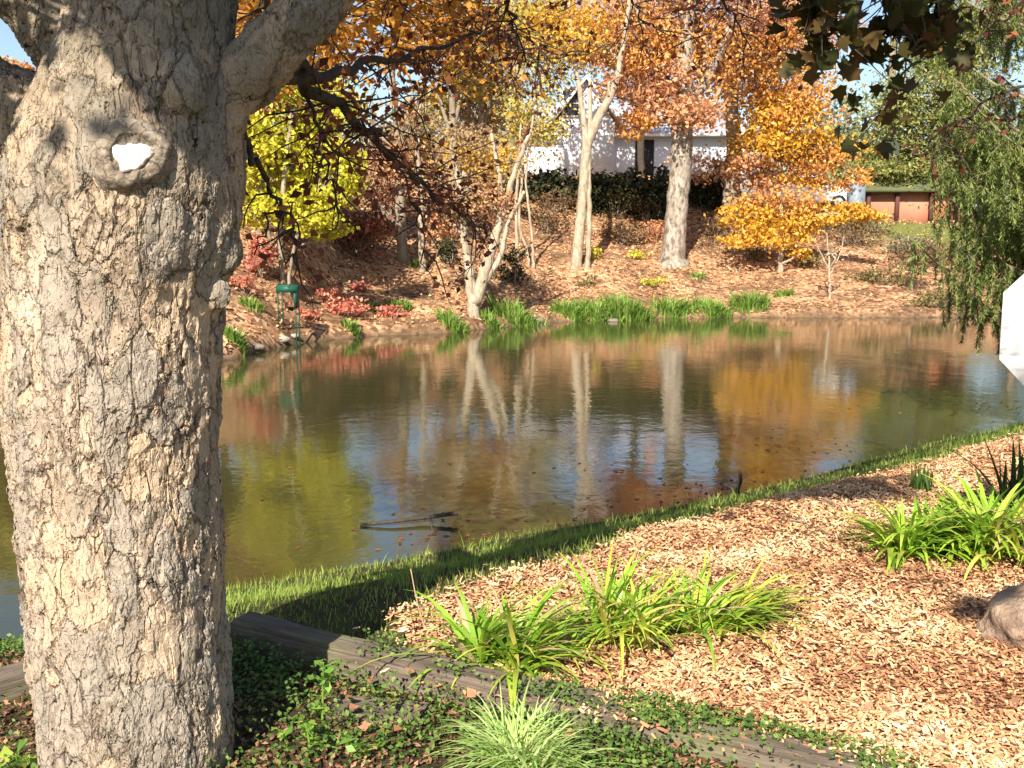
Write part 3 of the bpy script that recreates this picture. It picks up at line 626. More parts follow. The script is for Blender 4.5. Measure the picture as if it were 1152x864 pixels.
far_tree('bare_tree', 'cluster of thin bare leaning stems right of the forked tree', [[(582, 292, 2), (581, 240, 1.8), (583, 190, 1.5), (586, 140, 1)], [(594, 288, 1.6), (584, 250, 1.5), (588, 200, 1.2)], [(600, 290, 1.6), (596, 245, 1.5), (592, 195, 1.2), (600, 130, 1)]], [(588, 165, 18, 35, 90, 'tan')], M['bark_pale'], lsize=.1)
far_tree('twin_tree', 'pale smooth tree with a thin twin stem and yellow-orange top before the white house',
         [[(648, 300, 6.5), (651, 270, 6), (655, 225, 5.6), (660, 170, 5.4), (672, 135, 5), (688, 105, 4), (700, 60, 3), (708, 0, 2)], [(661, 292, 3), (663, 250, 3), (662, 190, 2.8), (664, 130, 2.5), (664, 90, 2)], [(660, 172, 4), (655, 120, 3), (645, 60, 2.2), (640, 0, 1.5)]],
         [(640, 35, 45, 35, 620, 'gold'), (680, 50, 40, 32, 500, 'orange', .6), (610, 20, 40, 30, 450, 'limegold', 1), (690, 95, 22, 14, 130, 'rust')], M['bark_pale'], lsize=.13)
far_tree('oak_tree', 'stout mottled trunk under a dense rust-orange crown, tallest on the far bank',
         [[(757, 296, 15), (759, 270, 13), (763, 220, 12), (767, 165, 12), (768, 110, 11), (772, 40, 9), (780, -40, 7)], [(767, 160, 7), (745, 110, 5), (730, 60, 4), (715, 10, 3)], [(768, 130, 6), (800, 80, 5), (822, 30, 4)]],
         [(740, 100, 40, 38, 950, 'rust'), (725, 50, 40, 35, 700, 'orange'), (790, 60, 45, 50, 1300, 'orange', .8), (775, 130, 40, 25, 550, 'rust', -.8), (760, -5, 90, 35, 1300, 'rust', .4), (715, 135, 25, 20, 260, 'orange'), (800, -50, 90, 40, 900, 'orange')], M['bark_oak'], lsize=.15)
far_tree('oak_tree', 'grey trunk right of the stoutest one, with a wide golden-orange crown reaching low', [[(820, 255, 9), (823, 210, 9), (826, 160, 8.5), (822, 110, 8), (826, 60, 7), (835, 0, 5)], [(823, 180, 5), (850, 140, 4), (880, 110, 3)]],
         [(850, 90, 45, 40, 1200, 'orange'), (880, 135, 40, 30, 900, 'gold', -.6), (840, 40, 45, 35, 800, 'rust', .5), (905, 175, 40, 22, 700, 'orange'), (850, 195, 35, 25, 520, 'rust', -.6), (900, 60, 38, 40, 600, 'orange', 1), (930, 35, 38, 26, 300, 'rust'), (880, 20, 40, 26, 420, 'rust', .5), (870, 10, 50, 35, 600, 'rust'), (800, 195, 22, 20, 240, 'rust'), (905, 120, 42, 36, 800, 'orange', -.5), (935, 165, 32, 22, 400, 'gold', .3), (865, 160, 40, 30, 600, 'gold', -1), (960, 200, 24, 10, 120, 'orange'), (870, 60, 40, 30, 500, 'orange', -.6), (885, 203, 30, 10, 160, 'gold', -.5), (935, 208, 26, 8, 90, 'orange')], M['bark_grey'], lsize=.15)
far_tree('young_oak', 'young golden-leaved tree with a thin pale stem low on the bank below the white car', [[(878, 306, 3.5), (878, 285, 3), (879, 250, 2.6), (876, 215, 2)]],
         [(835, 245, 32, 16, 520, 'gold'), (850, 268, 30, 14, 420, 'gold', -.4), (893, 258, 30, 22, 560, 'gold'), (940, 240, 38, 12, 420, 'gold'), (975, 236, 22, 10, 200, 'gold'), (880, 225, 40, 16, 420, 'orange'), (905, 285, 14, 8, 80, 'gold')], M['bark_pale'], lsize=.14)
far_tree('sapling', 'thin leafless brown sapling standing just above the far waterline', [[(933, 336, 1.6), (933, 315, 1.4), (932, 290, 1.1), (930, 262, .7)], [(933, 310, .9), (945, 285, .7), (950, 265, .5)], [(933, 305, .9), (922, 282, .7), (916, 268, .5)]], [(932, 285, 18, 18, 30, 'rust')], M['bark_pale'], lsize=.1)
far_tree('sapling', 'dark twiggy round-headed sapling on the shaded right part of the far bank', [[(1026, 326, 1.8), (1025, 310, 1.6), (1024, 290, 1.2), (1022, 265, .8)]], [(1024, 288, 26, 22, 420, 'brownshrub')], M['bark_grey'], lsize=.1, limbn=2)
for (px, py, top, mt, lab) in [(290, 262, 20, 'rust', 'tall rusty tree on the crest behind the yellow tree, next to the big trunk'), (338, 258, 10, 'tan', 'tall tan tree on the crest behind the right half of the yellow tree'), (508, 232, 0, 'rust', 'tall rusty tree on the crest just left of the forked tree'), (540, 225, 20, 'tan', 'tall tan tree on the crest straight behind the forked tree')]:
    h_ = py - top
    far_tree('autumn_tree', lab, [[(px, py, 5), (px + 2, py - h_ * .4, 4), (px - 2, top + h_ * .2, 2.5), (px, top, 1.5)], [(px + 1, py - h_ * .35, 2.5), (px + 22, top + h_ * .25, 1.5)], [(px + 1, py - h_ * .3, 2.5), (px - 24, top + h_ * .3, 1.5)]],
             [(px + rng.uniform(-22, 22), top + h_ * f_, rng.uniform(24, 34), rng.uniform(20, 30), int(rng.uniform(260, 380)), mt if rng.uniform() < .7 else 'limegold', rng.uniform(-1.5, 1.5)) for f_ in (-.05, .08, .2, .3, .42, .55)], M['bark_grey'], lsize=.16)
for (px, Y, top, mt, lab) in [(238, 27, 40, 'limegold', 'tall yellow-green tree across the pond, hidden by the right half of the big trunk'), (150, 24, 30, 'limegold', 'tall yellow-green tree across the pond straight behind the big trunk'), (62, 22, 150, 'pine', 'olive-green tree across the pond behind the left half of the big trunk'), (-20, 20, 150, 'limegold', 'yellow-green tree across the pond just left of the big trunk')]:
    x_ = (px - 576) / F * Y; Y = max(Y, float(shore_f(x_)) + 3); x_ = (px - 576) / F * Y; bs = np.array([x_, Y, hz(x_, Y)]); d_ = bs - CAMP; py = 432 - F * (d_ @ UP) / (d_ @ FWD); h_ = py - top
    far_tree('leafy_tree', lab, [[(px, py, 6), (px + 3, py - h_ * .5, 4), (px, top, 2)], [(px + 2, py - h_ * .3, 3), (px + 26, top + h_ * .3, 1.5)]],
             [(px + rng.uniform(-24, 24), top + h_ * f_, rng.uniform(32, 46), rng.uniform(26, 36), 420, mt, rng.uniform(-1, 1)) for f_ in (0, .12, .25, .38, .5, .62, .75)], M['bark_grey'], base=bs, lsize=.15)
# behind the crest
far_tree('yellow_green_tree', 'tall airy yellow-green tree left of the white house gable', [[(585, 200, 5), (583, 140, 4.5), (578, 60, 4), (575, -60, 3)], [(583, 150, 3), (610, 90, 2.5), (625, 20, 2)]],
         [(600, 60, 42, 45, 1000, 'limegold'), (565, 30, 35, 40, 600, 'limegold', 1), (600, 140, 36, 32, 650, 'limegold', -1), (560, 120, 25, 30, 350, 'limegold'), (520, 140, 28, 26, 200, 'tan')], M['bark_pale'], base=np.array([*atY(585, 200, 44)[:2], hz(atY(585, 200, 44)[0], 44)]), lsize=.17)
def on(px, Y): x = (px - 576) / F * Y; return np.array([x, Y, hz(x, Y)])
def bp_(px, Y):
    p = on(px, Y); d = p - CAMP; f = d @ FWD; return 432 - F * (d @ UP) / f, p
for (px, Y, cr, mats, lab) in [
    (1000, 47, [(1000, 165, 45, 35), (985, 190, 40, 18), (1025, 120, 45, 40), (1010, 195, 50, 14)], 'pine', 'broad soft olive-green pine above the red shed, left of two'),
    (1085, 46, [(1080, 90, 50, 45), (1070, 150, 55, 40), (1090, 190, 60, 25), (1060, 60, 40, 30), (1110, 30, 60, 45)], 'pine', 'tall olive-green pine behind the drooping spruce, right of two')]:
    py0, bs = bp_(px, Y)
    far_tree('pine_tree', lab, [[(px, py0, 6), (px + 2, 150, 5), (px + 4, 60, 3.5), (px + 5, 0, 2.5)]], [(c_[0], c_[1], c_[2], c_[3], int(c_[2] * c_[3] * .7), mats, rng.uniform(-1, 1)) for c_ in cr], M['bark_grey'], base=bs, lsize=.24, up=.1, aspect=.35)
py0, bs = bp_(722, 48)
far_tree('autumn_tree', 'tall brown-leaved tree standing close before the white house', [[(722, py0, 4), (720, 150, 4), (716, 80, 3.5), (712, 20, 2.5)], [(719, 130, 3), (690, 70, 2.5), (660, 40, 2)], [(718, 120, 3), (750, 70, 2.5), (770, 40, 2)]],
         [(640, 45, 36, 26, 380, 'limegold', -.5), (680, 60, 36, 28, 420, 'rust'), (720, 50, 38, 32, 460, 'rust', .6), (760, 55, 38, 28, 420, 'tan', -.5), (700, 15, 60, 28, 600, 'orange'), (705, 108, 30, 18, 160, 'rust'), (620, 20, 40, 26, 300, 'gold')], M['bark_dark'], base=bs, lsize=.2)
py0, bs = bp_(955, 60)
far_tree('thin_tree', 'sparse blue-green tree against the open sky right of the orange oaks', [[(955, py0, 3), (953, 160, 2.5), (950, 100, 1.5)]], [(955, 135, 28, 28, 300, 'bluegreen'), (940, 160, 25, 18, 200, 'bluegreen'), (970, 165, 22, 16, 180, 'bluegreen')], M['bark_grey'], base=bs, lsize=.22)
back = [(285, 55, 150, 'tan', 'pale brown tree behind the yellow tree, half hidden by the big trunk'), (365, 62, 165, 'tan', 'faint tan tree behind the right side of the yellow tree'), (415, 70, 175, 'rust', 'low rusty tree on the skyline left of the thick grey trunk'), (480, 58, 150, 'tan', 'hazy tan tree behind the slender pale sapling'),
        (530, 66, 140, 'tan', 'greyish tan tree on the skyline behind the forked tree'), (900, 70, 165, 'rust', 'rusty tree far behind the white car'), (1150, 60, 120, 'bluegreen', 'dark bluish tree far behind the spruce at the right edge'), (-40, 30, 100, 'limegold', 'yellow-green tree beyond the pond left of the big trunk'), (20, 40, 60, 'orange', 'orange tree beyond the pond seen in the fork of the big trunk')]
for (px, Y, ty, mt, lab) in back:
    py0, bs = bp_(px, Y)
    h_ = py0 - ty; far_tree('bare_tree' if mt == 'tan' else 'autumn_tree', lab, [[(px, py0, 4), (px + 3, py0 - h_ * .5, 3), (px, ty + 10, 1.5)], [(px + 2, py0 - h_ * .3, 2), (px + 18, ty + h_ * .3, 1.2)], [(px + 2, py0 - h_ * .35, 2), (px - 18, ty + h_ * .25, 1.2)]],
             [(px + rng.uniform(-20, 20), ty + h_ * rng.uniform(.1, .7), rng.uniform(18, 30), rng.uniform(14, 26), int(rng.uniform(160, 280)), mt, rng.uniform(-2, 2)) for _ in range(5)], M['bark_grey'], base=bs, lsize=.2, group='trees on the far skyline')

m = MB(); CC = []
for _ in range(150):
    x_ = rng.uniform(-75, 75); y_ = rng.uniform(95, 135); h_ = rng.uniform(5, 12) * (1 + .3 * nz2(x_, 0, .05, 3)); CC.append(cloud((x_, y_, hz(x_, y_) + h_ * .5), (4.5, 3, h_ * .55), 330, k=22)[0])
leaves(m, np.concatenate(CC), .7, .2); tag(m.build('far_wood', M['farwood']), 'hazy brown and green line of woods on the horizon', 'woods', None, 'stuff')
# ------------------------------------------------------------------ shrubs, tufts and litter on the far bank
def shrub(name, lab, px, py, rx, ry, n, mt, lsize=.12, group=None, base=None, up=.3, cat='shrub'):
    bs = og(px, py) if base is None else base
    k = pxm(bs[1]); t = empty(name, bs, lab, cat, group)
    st = MB()
    n = int(n * 1.8); C_, sub = cloud(bs + [0, 0, ry * k * .95], (rx * k, rx * k * .7, ry * k), n, k=max(6, n // 30), tight=.28)
    gz = H(C_[:, 0], C_[:, 1]); C_[:, 2] = np.maximum(C_[:, 2], gz + .03)
    for s_ in sub[:26]:
        a = bs + [rng.normal(0, .08), rng.normal(0, .08), -.05]; q = smoothpath([a, (a + s_) / 2 + rng.normal(0, .06, 3), s_], 4); st.tube(q, np.linspace(.018, .006, len(q)), 4, False)
    st.build('stems', M['bark_grey'], t)
    m = MB(); leaves(m, C_, lsize, up); m.build('foliage', M[mt], t)
for a in [(620, 212, 30, 16, 900, 'leftmost dark evergreen shrub along the crest below the house'), (665, 222, 30, 20, 900, 'dark evergreen shrub on the crest right behind the twin pale tree'), (705, 225, 30, 22, 1000, 'dark evergreen shrub between the twin pale tree and the stoutest trunk'), (738, 232, 24, 26, 900, 'tallest dark evergreen shrub, against the left of the stoutest trunk'), (795, 222, 28, 18, 800, 'dark evergreen shrub between the two oak trunks'), (560, 222, 30, 16, 700, 'dark evergreen shrub on the crest behind the bare leaning stems')]:
    shrub('evergreen_shrub', a[5], a[0], a[1] + 14, a[2], a[3], a[4], 'evergreen', .2, 'evergreen shrubs along the crest')
for a in [(400, 285, 45, 26, 700, 'maroon', 'maroon shrub in the shade right of the yellow tree'), (292, 310, 14, 22, 300, 'redshrub', 'dark red shrub against the right side of the big trunk'), (500, 255, 25, 16, 320, 'brownshrub', 'brown shrub behind the forked tree'), (615, 260, 28, 18, 360, 'brownshrub', 'brown shrub left of the twin pale tree'), (700, 275, 26, 14, 350, 'brownshrub', 'brown shrub between the twin pale tree and the stoutest trunk'),
          (735, 272, 16, 14, 220, 'rust', 'rust-coloured shrub at the left foot of the stoutest trunk'), (575, 318, 22, 22, 240, 'evergreen', 'small dark shrub at the right of the forked tree'), (505, 298, 14, 16, 200, 'evergreen', 'small dark green shrub left of the forked tree'), (810, 275, 30, 14, 320, 'brownshrub', 'brown shrub below the grey oak trunk'), (960, 275, 40, 12, 420, 'brownshrub', 'low brown shrub right of the golden young tree'),
          (1015, 285, 30, 10, 300, 'bluegreen', 'low grey-green shrub on the slope below the red shed'), (668, 292, 10, 8, 90, 'yellow', 'small yellow shrub at the foot of the thin twin stem'), (715, 292, 10, 6, 60, 'yellow', 'tiny yellow shrub left of the stoutest trunk'), (768, 212, 22, 22, 300, 'rust', 'reddish shrub high on the bank between the oak trunks'),
          (625, 238, 24, 16, 300, 'brownshrub', 'dull brown shrub under the hedge, left of the twin pale tree'), (690, 245, 26, 16, 300, 'scrub', 'olive scrub under the hedge, right of the twin pale tree'), (728, 250, 16, 14, 200, 'brownshrub', 'brown scrub under the hedge against the stoutest trunk'), (850, 292, 22, 8, 160, 'scrub', 'low olive scrub left of the golden young tree'), (915, 300, 22, 8, 160, 'scrub', 'low olive scrub right of the golden young tree'),
          (985, 262, 30, 10, 260, 'brownshrub', 'long low brown scrub just under the lawn at right'), (990, 318, 30, 8, 200, 'scrub', 'low olive scrub left of the dark twiggy sapling'), (1050, 300, 26, 12, 240, 'brownshrub', 'brown scrub right of the dark twiggy sapling'), (1065, 345, 34, 8, 220, 'scrub', 'low green scrub at the shaded waterline by the spruce'), (490, 275, 20, 12, 200, 'rust', 'rusty low shrub behind the slender pale sapling'), (430, 262, 26, 16, 260, 'brownshrub', 'dark brown shrub left of the thick grey trunk'), (545, 262, 20, 18, 240, 'maroon', 'maroon shrub seen through the forked tree'), (660, 322, 14, 5, 60, 'scrub', 'tiny olive shrub below the twin pale tree'), (735, 322, 16, 5, 60, 'yellow', 'tiny yellow-green shrub below the stoutest trunk')]:
    shrub('shrub', a[6], a[0], a[1], a[2], a[3], a[4], a[5], .11)
for a in [(392, 356, 24, 9, 360, 'low red shrub spreading nearest the water, left of the green tufts'), (368, 340, 16, 8, 200, 'low red shrub behind the spreading one, right of the green stand'), (402, 326, 12, 6, 130, 'small scarlet shrub highest on the left bank'), (445, 356, 18, 6, 240, 'low scarlet shrub at the water below a green tuft'), (275, 330, 14, 10, 160, 'red shrub between the big trunk and the green stand'), (345, 360, 14, 6, 130, 'pinkish red shrub at the foot of the green stand')]:
    shrub('red_shrub', a[5], a[0], a[1], a[2], a[3], a[4], 'redshrub', .1, 'red shrubs on the far bank')
def tuft(name, lab, px, py, w_, h_, n, mt, wid, group=None, cat='plant', near=False):
    bs = og(px, py); k = pxm(bs[1]); t = empty(name, bs, lab, cat, group)
    n = int(n * 1.9); bx_ = bs[0] + np.clip(rng.normal(0, .5, n), -1, 1) * w_ * k * .54; by_ = bs[1] + rng.normal(0, .3, n) * w_ * k * .4
    base = np.stack([bx_, by_, H(bx_, by_) - .02], 1); az = np.arctan2(by_ - bs[1], bx_ - bs[0]) + rng.normal(0, .9, n)
    m = MB(); blades(m, base, az, h_ * k * rng.uniform(.28, .85, n), np.full(n, wid) * rng.uniform(.6, 1.3, n), rng.uniform(0, .7, n), rng.uniform(.1, 1.5, n), 3)
    m.build('blades', M[mt], t)
for a in [(510, 371, 28, 28, 170, 'small bright green tuft at the waterline left of the forked tree'), (583, 364, 52, 32, 340, 'bright green tuft just right of the forked tree'), (552, 366, 26, 20, 150, 'short green tuft at the right foot of the forked tree'), (640, 353, 36, 22, 200, 'small green tuft at the left end of the long green row'), (672, 355, 44, 26, 280, 'green tuft below the twin pale tree'), (706, 357, 48, 34, 380, 'thickest green tuft in the long waterside row'), (757, 352, 40, 24, 230, 'green tuft straight below the stoutest trunk'), (800, 352, 40, 24, 190, 'green tuft right of the one below the stoutest trunk'),
          (843, 347, 34, 30, 260, 'upright green tuft at the right end of the row'), (882, 333, 18, 13, 110, 'thin low green tuft below the golden young tree'), (450, 349, 20, 18, 190, 'green tuft above the scarlet shrub'), (418, 349, 24, 16, 110, 'pale green tuft between two red shrubs'), (394, 371, 16, 18, 80, 'narrow green tuft at the water near the red shrub'), (283, 346, 20, 18, 90, 'green tuft left of the green stand'), (262, 384, 22, 26, 110, 'dark green tuft beside the big trunk at the far water edge'), (785, 312, 16, 12, 50, 'tiny green tuft right of the stoutest trunk'), (470, 300, 16, 14, 50, 'tiny green tuft at the foot of the slender sapling')]:
    tuft('iris_clump', a[5], a[0], a[1], a[2], a[3], a[4], 'greenblade', .045, 'green waterside plants on the far bank')
# leaf litter
N = 150000
lx = rng.uniform(-16, 24, N); ly = rng.uniform(12, 46, N); df = ly - shore_f(lx)
dens = np.clip(.55 + 1.3 * nz2(lx, ly, .8, 31), .06, 1) * np.where(lx > 11, .5, 1)
ok = (df > .12) & (df < 17) & (np.abs(lx) < ly * .55) & (rng.uniform(0, 1, N) < dens); lx, ly = lx[ok], ly[ok]
m = MB(); leaves(m, np.stack([lx, ly, H(lx, ly) + rng.uniform(.01, .06, len(lx))], 1), .085, .9, .7); tag(m.build('leaf_litter', M['litter']), 'fallen brown and pink-tan leaves covering the far bank', 'leaves', None, 'stuff')
# floating leaves near the near shore
N = 1000
lx = rng.uniform(-3, 9, N); off = rng.gamma(1.2, .7, N); ly = shore_n(lx) + .1 + off
ok = (rng.uniform(0, 1, N) < np.clip(.25 + 1.6 * nz2(lx, ly, .9, 41), .02, 1)); lx, ly = lx[ok], ly[ok]
m = MB(); leaves(m, np.stack([lx, ly, np.full(len(lx), WZ + .006)], 1), .05, 6, .7, fold=.05); tag(m.build('floating_leaves', M['maroon']), 'scattered dark fallen leaves floating along the near side of the pond', 'leaves', None, 'stuff')
# muddy stones at the far waterline
stone = plain('wet_stone', (.2, .16, .12), .8, .3, 12)
def rockmesh(mb, c, r, sc=(1, 1, .7), seed=0, sub=3, amp=.28):
    bm = bmesh.new(); bmesh.ops.create_icosphere(bm, subdivisions=sub, radius=1)
    for v in bm.verts:
        n_ = mnoise.noise(v.co * 1.1 + Vector((seed * 3.1, seed, 0))) * amp + mnoise.noise(v.co * 2.7 + Vector((seed, 5, 1))) * amp * .45 + mnoise.noise(v.co * 7 + Vector((1, seed, 1))) * amp * .12
        v.co = v.co * (1 + n_)
    mb.add(np.array([v.co for v in bm.verts]) * np.array(sc) * r + c, [[v.index for v in f.verts] for f in bm.faces]); bm.free()
for j, (px, py, r_, lab) in enumerate([(318, 386, .13, 'pale stone at the far waterline below the green stand'), (330, 380, .1, 'smaller pale stone above the one at the far waterline'), (290, 393, .12, 'brownish stone at the far waterline by the big trunk'), (605, 362, .14, 'dark stone in the mud right of the bright green tuft'), (690, 362, .12, 'dark stone in the mud below the thickest green tuft')]):
    c_ = og(px, py); e = MB(); rockmesh(e, c_ + [0, 0, .02], r_, (1.3, .8, .6), j + 5, 2); tag(e.build('stone', plain('pale_stone', (.33, .29, .24), .85, .2, 14) if j < 2 else stone, None, True), lab, 'stone', 'stones along the far waterline')

# green metal stand on the far bank
p = og(316, 372); Yg = p[1]; k = pxm(Yg)
gm = plain('green_painted_metal', (.01, .075, .045), .5, .1)
t = empty('garden_stand', p, 'dark green metal stand with flat top and thin legs on the far bank', 'stand')
zt = atY(312, 322, Yg)[2]; xl = atY(311, 322, Yg)[0]; xr = atY(335, 322, Yg)[0]
m = MB(); m.box(((xl + xr) / 2, Yg + .15, zt), (xr - xl, .42, .05)); m.box(((xl + xr) / 2, Yg - .07, zt - .06), (xr - xl, .02, .14)); m.build('top', gm, t)
m = MB(); m.box((xr - .06, Yg + .12, zt - .26), (.05, .36, .42)); m.build('side_panel', gm, t)
for x_, y_ in ((xl + .03, Yg - .04), (xl + .05, Yg + .3), (xr - .05, Yg - .04), (xr - .05, Yg + .3)):
    z0 = hz(x_, y_) - .1; m = MB(); m.box((x_, y_, (z0 + zt - .03) / 2), (.022, .022, zt - .03 - z0)); m.build('leg', gm, t)

# ------------------------------------------------------------------ house, shed, car
HY = 54.0
hb = on(690, HY); house = empty('white_house', hb, 'white clapboard house with a front gable on the rise behind the far bank', 'house')
b = NB('white_siding'); P = b.obj(); sp = b.n('ShaderNodeSeparateXYZ'); b.l(P, sp.inputs[0])
fr = b.math('FRACT', b.math('MULTIPLY', sp.outputs[2], 6.5)); n_ = b.noise(P, 2, 3)
siding = b.done(b.princ(b.mix(n_.outputs[0], (.64, .66, .73), (.74, .76, .82)), .6, .3, fr, .8, .02))  # bluish shade of the white walls put into the siding colour
roofm = plain('grey_shingles', (.4, .4, .45), .85, .25, 9); trim = plain('white_trim', (.82, .82, .8), .5, .05)
glass = plain('window_glass', (.05, .06, .08), .08, .1, 3, .6); dark = plain('dark_opening', (.03, .03, .03), .8, .1)
def hx(px): return (px - 576) / F * HY
zb = hb[2] - .4; zw = atY(0, 153, HY)[2]; zg = atY(0, 92, HY)[2]; ze = atY(0, 140, HY)[2]
x0, x1, xg0, xg1 = hx(588), hx(815), hx(618), hx(694)
m = MB(); m.box(((x0 + x1) / 2, HY + 3.5, (zb + zw) / 2), (x1 - x0, 7, zw - zb)); m.build('wall', siding, house)
xm = (xg0 + xg1) / 2
m = MB(); m.extr([(xg0 + .3, 0, zb), (xg1 - .3, 0, zb), (xg1 - .3, 0, ze), (xm, 0, zg), (xg0 + .3, 0, ze)], (0, HY - .6, 0), (0, 8.6, 0)); m.build('gable_wall', siding, house)
rf = MB(); rf.extr([(0, HY - .5, zw - .05), (0, HY + 3.5, zw + 1.9), (0, HY + 7.5, zw - .05), (0, HY + 7.5, zw + .1), (0, HY + 3.5, zw + 2.07), (0, HY - .5, zw + .1)], (x0 - .3, 0, 0), (x1 - x0 + .6, 0, 0)); rf.build('roof', roofm, house)
rf = MB()
for s_ in (-1, 1):
    e_ = xg0 - .15 if s_ < 0 else xg1 + .15
    rf.extr([(xm, 0, zg + .02), (e_, 0, ze - .25), (e_, 0, ze - .07), (xm, 0, zg + .22)], (0, HY - .95, 0), (0, 9.2, 0))
rf.build('gable_roof', roofm, house)
rk = MB()
for s_ in (-1, 1):
    e_ = xg0 - .15 if s_ < 0 else xg1 + .15
    rk.extr([(xm, 0, zg + .0), (e_, 0, ze - .29), (e_, 0, ze - .08), (xm, 0, zg + .2)], (0, HY - 1.0, 0), (0, .045, 0))
rk.build('rake_board', trim, house)
def window(xc, zc, w_, h_, y_):
    f = MB()
    for dx in (-1, 1): f.box((xc + dx * (w_ / 2 + .05), y_ - .03, zc), (.1, .08, h_ + .2))
    for dz in (-1, 1): f.box((xc, y_ - .03, zc + dz * (h_ / 2 + .05)), (w_, .08, .1))
    f.box((xc, y_ - .025, zc), (w_, .05, .05)); fo = f.build('window', trim, house)
    g_ = MB(); g_.box((xc, y_ - .01, zc), (w_, .02, h_)); g_.build('pane', glass, fo)
for px, py in ((640, 118),): window(hx(px), atY(0, py, HY)[2], .75, 1.2, HY - .6)
d_ = MB(); d_.box((hx(722), HY - .02, zb + 1.45), (.95, .06, 2.1)); do = d_.build('door', dark, house)
d_ = MB(); d_.box((hx(722) + .35, HY - .08, zb + 1.35), (.06, .06, .12)); d_.build('handle', trim, do)
m = MB(); m.box((hx(745), HY + 3.2, zw + 2.1), (.7, .7, 1.3)); m.build('chimney', plain('chimney_brick', (.35, .18, .13), .9, .2), house)
m = MB(); m.box(((x0 + x1) / 2, HY - .56, zw - .0), (x1 - x0 + .6, .1, .14)); m.build('gutter', trim, house)
# second white house to the right
G2 = 62.0; b2 = on(825, G2); h2 = empty('white_house', b2, 'smaller white house showing between the two oak trunks', 'house')
kk = pxm(G2); xa, xb = (775 - 576) * kk, (850 - 576) * kk; z2 = atY(0, 165, G2)[2]; z3 = atY(0, 118, G2)[2]; zb2 = b2[2] - .4
m = MB(); m.extr([(xa, 0, zb2), (xb, 0, zb2), (xb, 0, z2), ((xa + xb) / 2, 0, z3), (xa, 0, z2)], (0, G2, 0), (0, 7, 0)); m.build('wall', siding, h2)
rf = MB()
for e_ in (xa - .3, xb + .3): rf.extr([((xa + xb) / 2, 0, z3 + .02), (e_, 0, z2 - .25), (e_, 0, z2 - .05), ((xa + xb) / 2, 0, z3 + .24)], (0, G2 - .4, 0), (0, 7.8, 0))
rf.build('roof', roofm, h2)
f = MB(); xc = (xa + xb) / 2; zc = z2 - .6
f.box((xc, G2 - .03, zc), (1.1, .08, 1.5)); fo = f.build('window', trim, h2); g_ = MB(); g_.box((xc, G2 - .08, zc), (.85, .03, 1.25)); g_.build('pane', glass, fo)
# red shed
SY = 45.5; sb = on(1025, SY); k = pxm(SY); shed = empty('red_shed', sb, 'low red-brown wooden shed with dark posts and a mossy roof at right', 'shed')
xs0, xs1 = (968 - 576) * k, (1092 - 576) * k; z0 = sb[2] - .3; z1 = atY(0, 216, SY)[2]; z2 = atY(0, 197, SY)[2]
m = MB(); m.box(((xs0 + xs1) / 2, SY + 1.6, (z0 + z1) / 2), (xs1 - xs0, 2.6, z1 - z0))
bb = NB('red_boards'); P = bb.obj(); sp = bb.n('ShaderNodeSeparateXYZ'); bb.l(P, sp.inputs[0]); fr = bb.math('FRACT', bb.math('MULTIPLY', sp.outputs[0], 4.5)); n_ = bb.noise(P, 1.2, 3)
m.build('wall', bb.done(bb.princ(bb.mix(n_.outputs[0], (.4, .13, .08), (.5, .26, .17)), .8, .2, fr, .7, .02)), shed)
m = MB(); m.extr([(0, SY - .2, z1 - .02), (0, SY + 1.6, z2), (0, SY + 3.4, z1 - .02), (0, SY + 3.4, z1 + .12), (0, SY + 1.6, z2 + .14), (0, SY - .2, z1 + .12)], (xs0 - .4, 0, 0), (xs1 - xs0 + .8, 0, 0)); m.build('roof', plain('mossy_roof', (.1, .11, .05), .95, .3, 5), shed)
for px in (972, 1004, 1042, 1070):
    x_ = (px - 576) * k; m = MB(); m.box((x_, SY + .1, (hz(x_, SY) - .1 + z1) / 2), (.16, .16, z1 - hz(x_, SY) + .08)); m.build('post', plain('dark_post', (.1, .04, .03), .8), shed)
m = MB(); m.box(((1056 - 576) * k, SY + .27, (z0 + .3 + z1 - .12) / 2), (.8, .06, z1 - .12 - z0 - .3)); do = m.build('door', plain('orange_door', (.5, .2, .1), .7), shed)
m = MB(); m.box(((1056 - 576) * k + .3, SY + .22, z0 + 1.1), (.05, .06, .14)); m.build('handle', dark, do)
# car
CY = 46.0; cb_ = on(898, CY); car = empty('parked_car', cb_, 'white car parked on the rise, half hidden by golden leaves', 'car')
carp = plain('white_car_paint', (.8, .8, .8), .25, .03, 3, .5); gz_ = cb_[2]
prof = [(-2.15, .45), (-2.2, .75), (-2.05, .95), (-1.55, 1.02), (-1.0, 1.42), (.35, 1.45), (1.1, 1.0), (1.95, .88), (2.18, .7), (2.15, .42), (1.7, .3), (-1.7, .3)]
bm = bmesh.new(); vs = [bm.verts.new((cb_[0] + a, cb_[1] - .8, gz_ + c_)) for a, c_ in prof]; fc = bm.faces.new(vs)
ex = bmesh.ops.extrude_face_region(bm, geom=[fc]); bmesh.ops.translate(bm, verts=[v for v in ex['geom'] if isinstance(v, bmesh.types.BMVert)], vec=(0, 1.6, 0))
bmesh.ops.bevel(bm, geom=[e for e in bm.edges], offset=.07, segments=2, affect='EDGES'); bmesh.ops.recalc_face_normals(bm, faces=bm.faces)
bm.transform(Matrix.Translation(-Vector(cb_))); me_ = bpy.data.meshes.new('body'); bm.to_mesh(me_); bm.free(); me_.materials.append(carp)
bo = bpy.data.objects.new('body', me_); COL.objects.link(bo); bo.parent = car
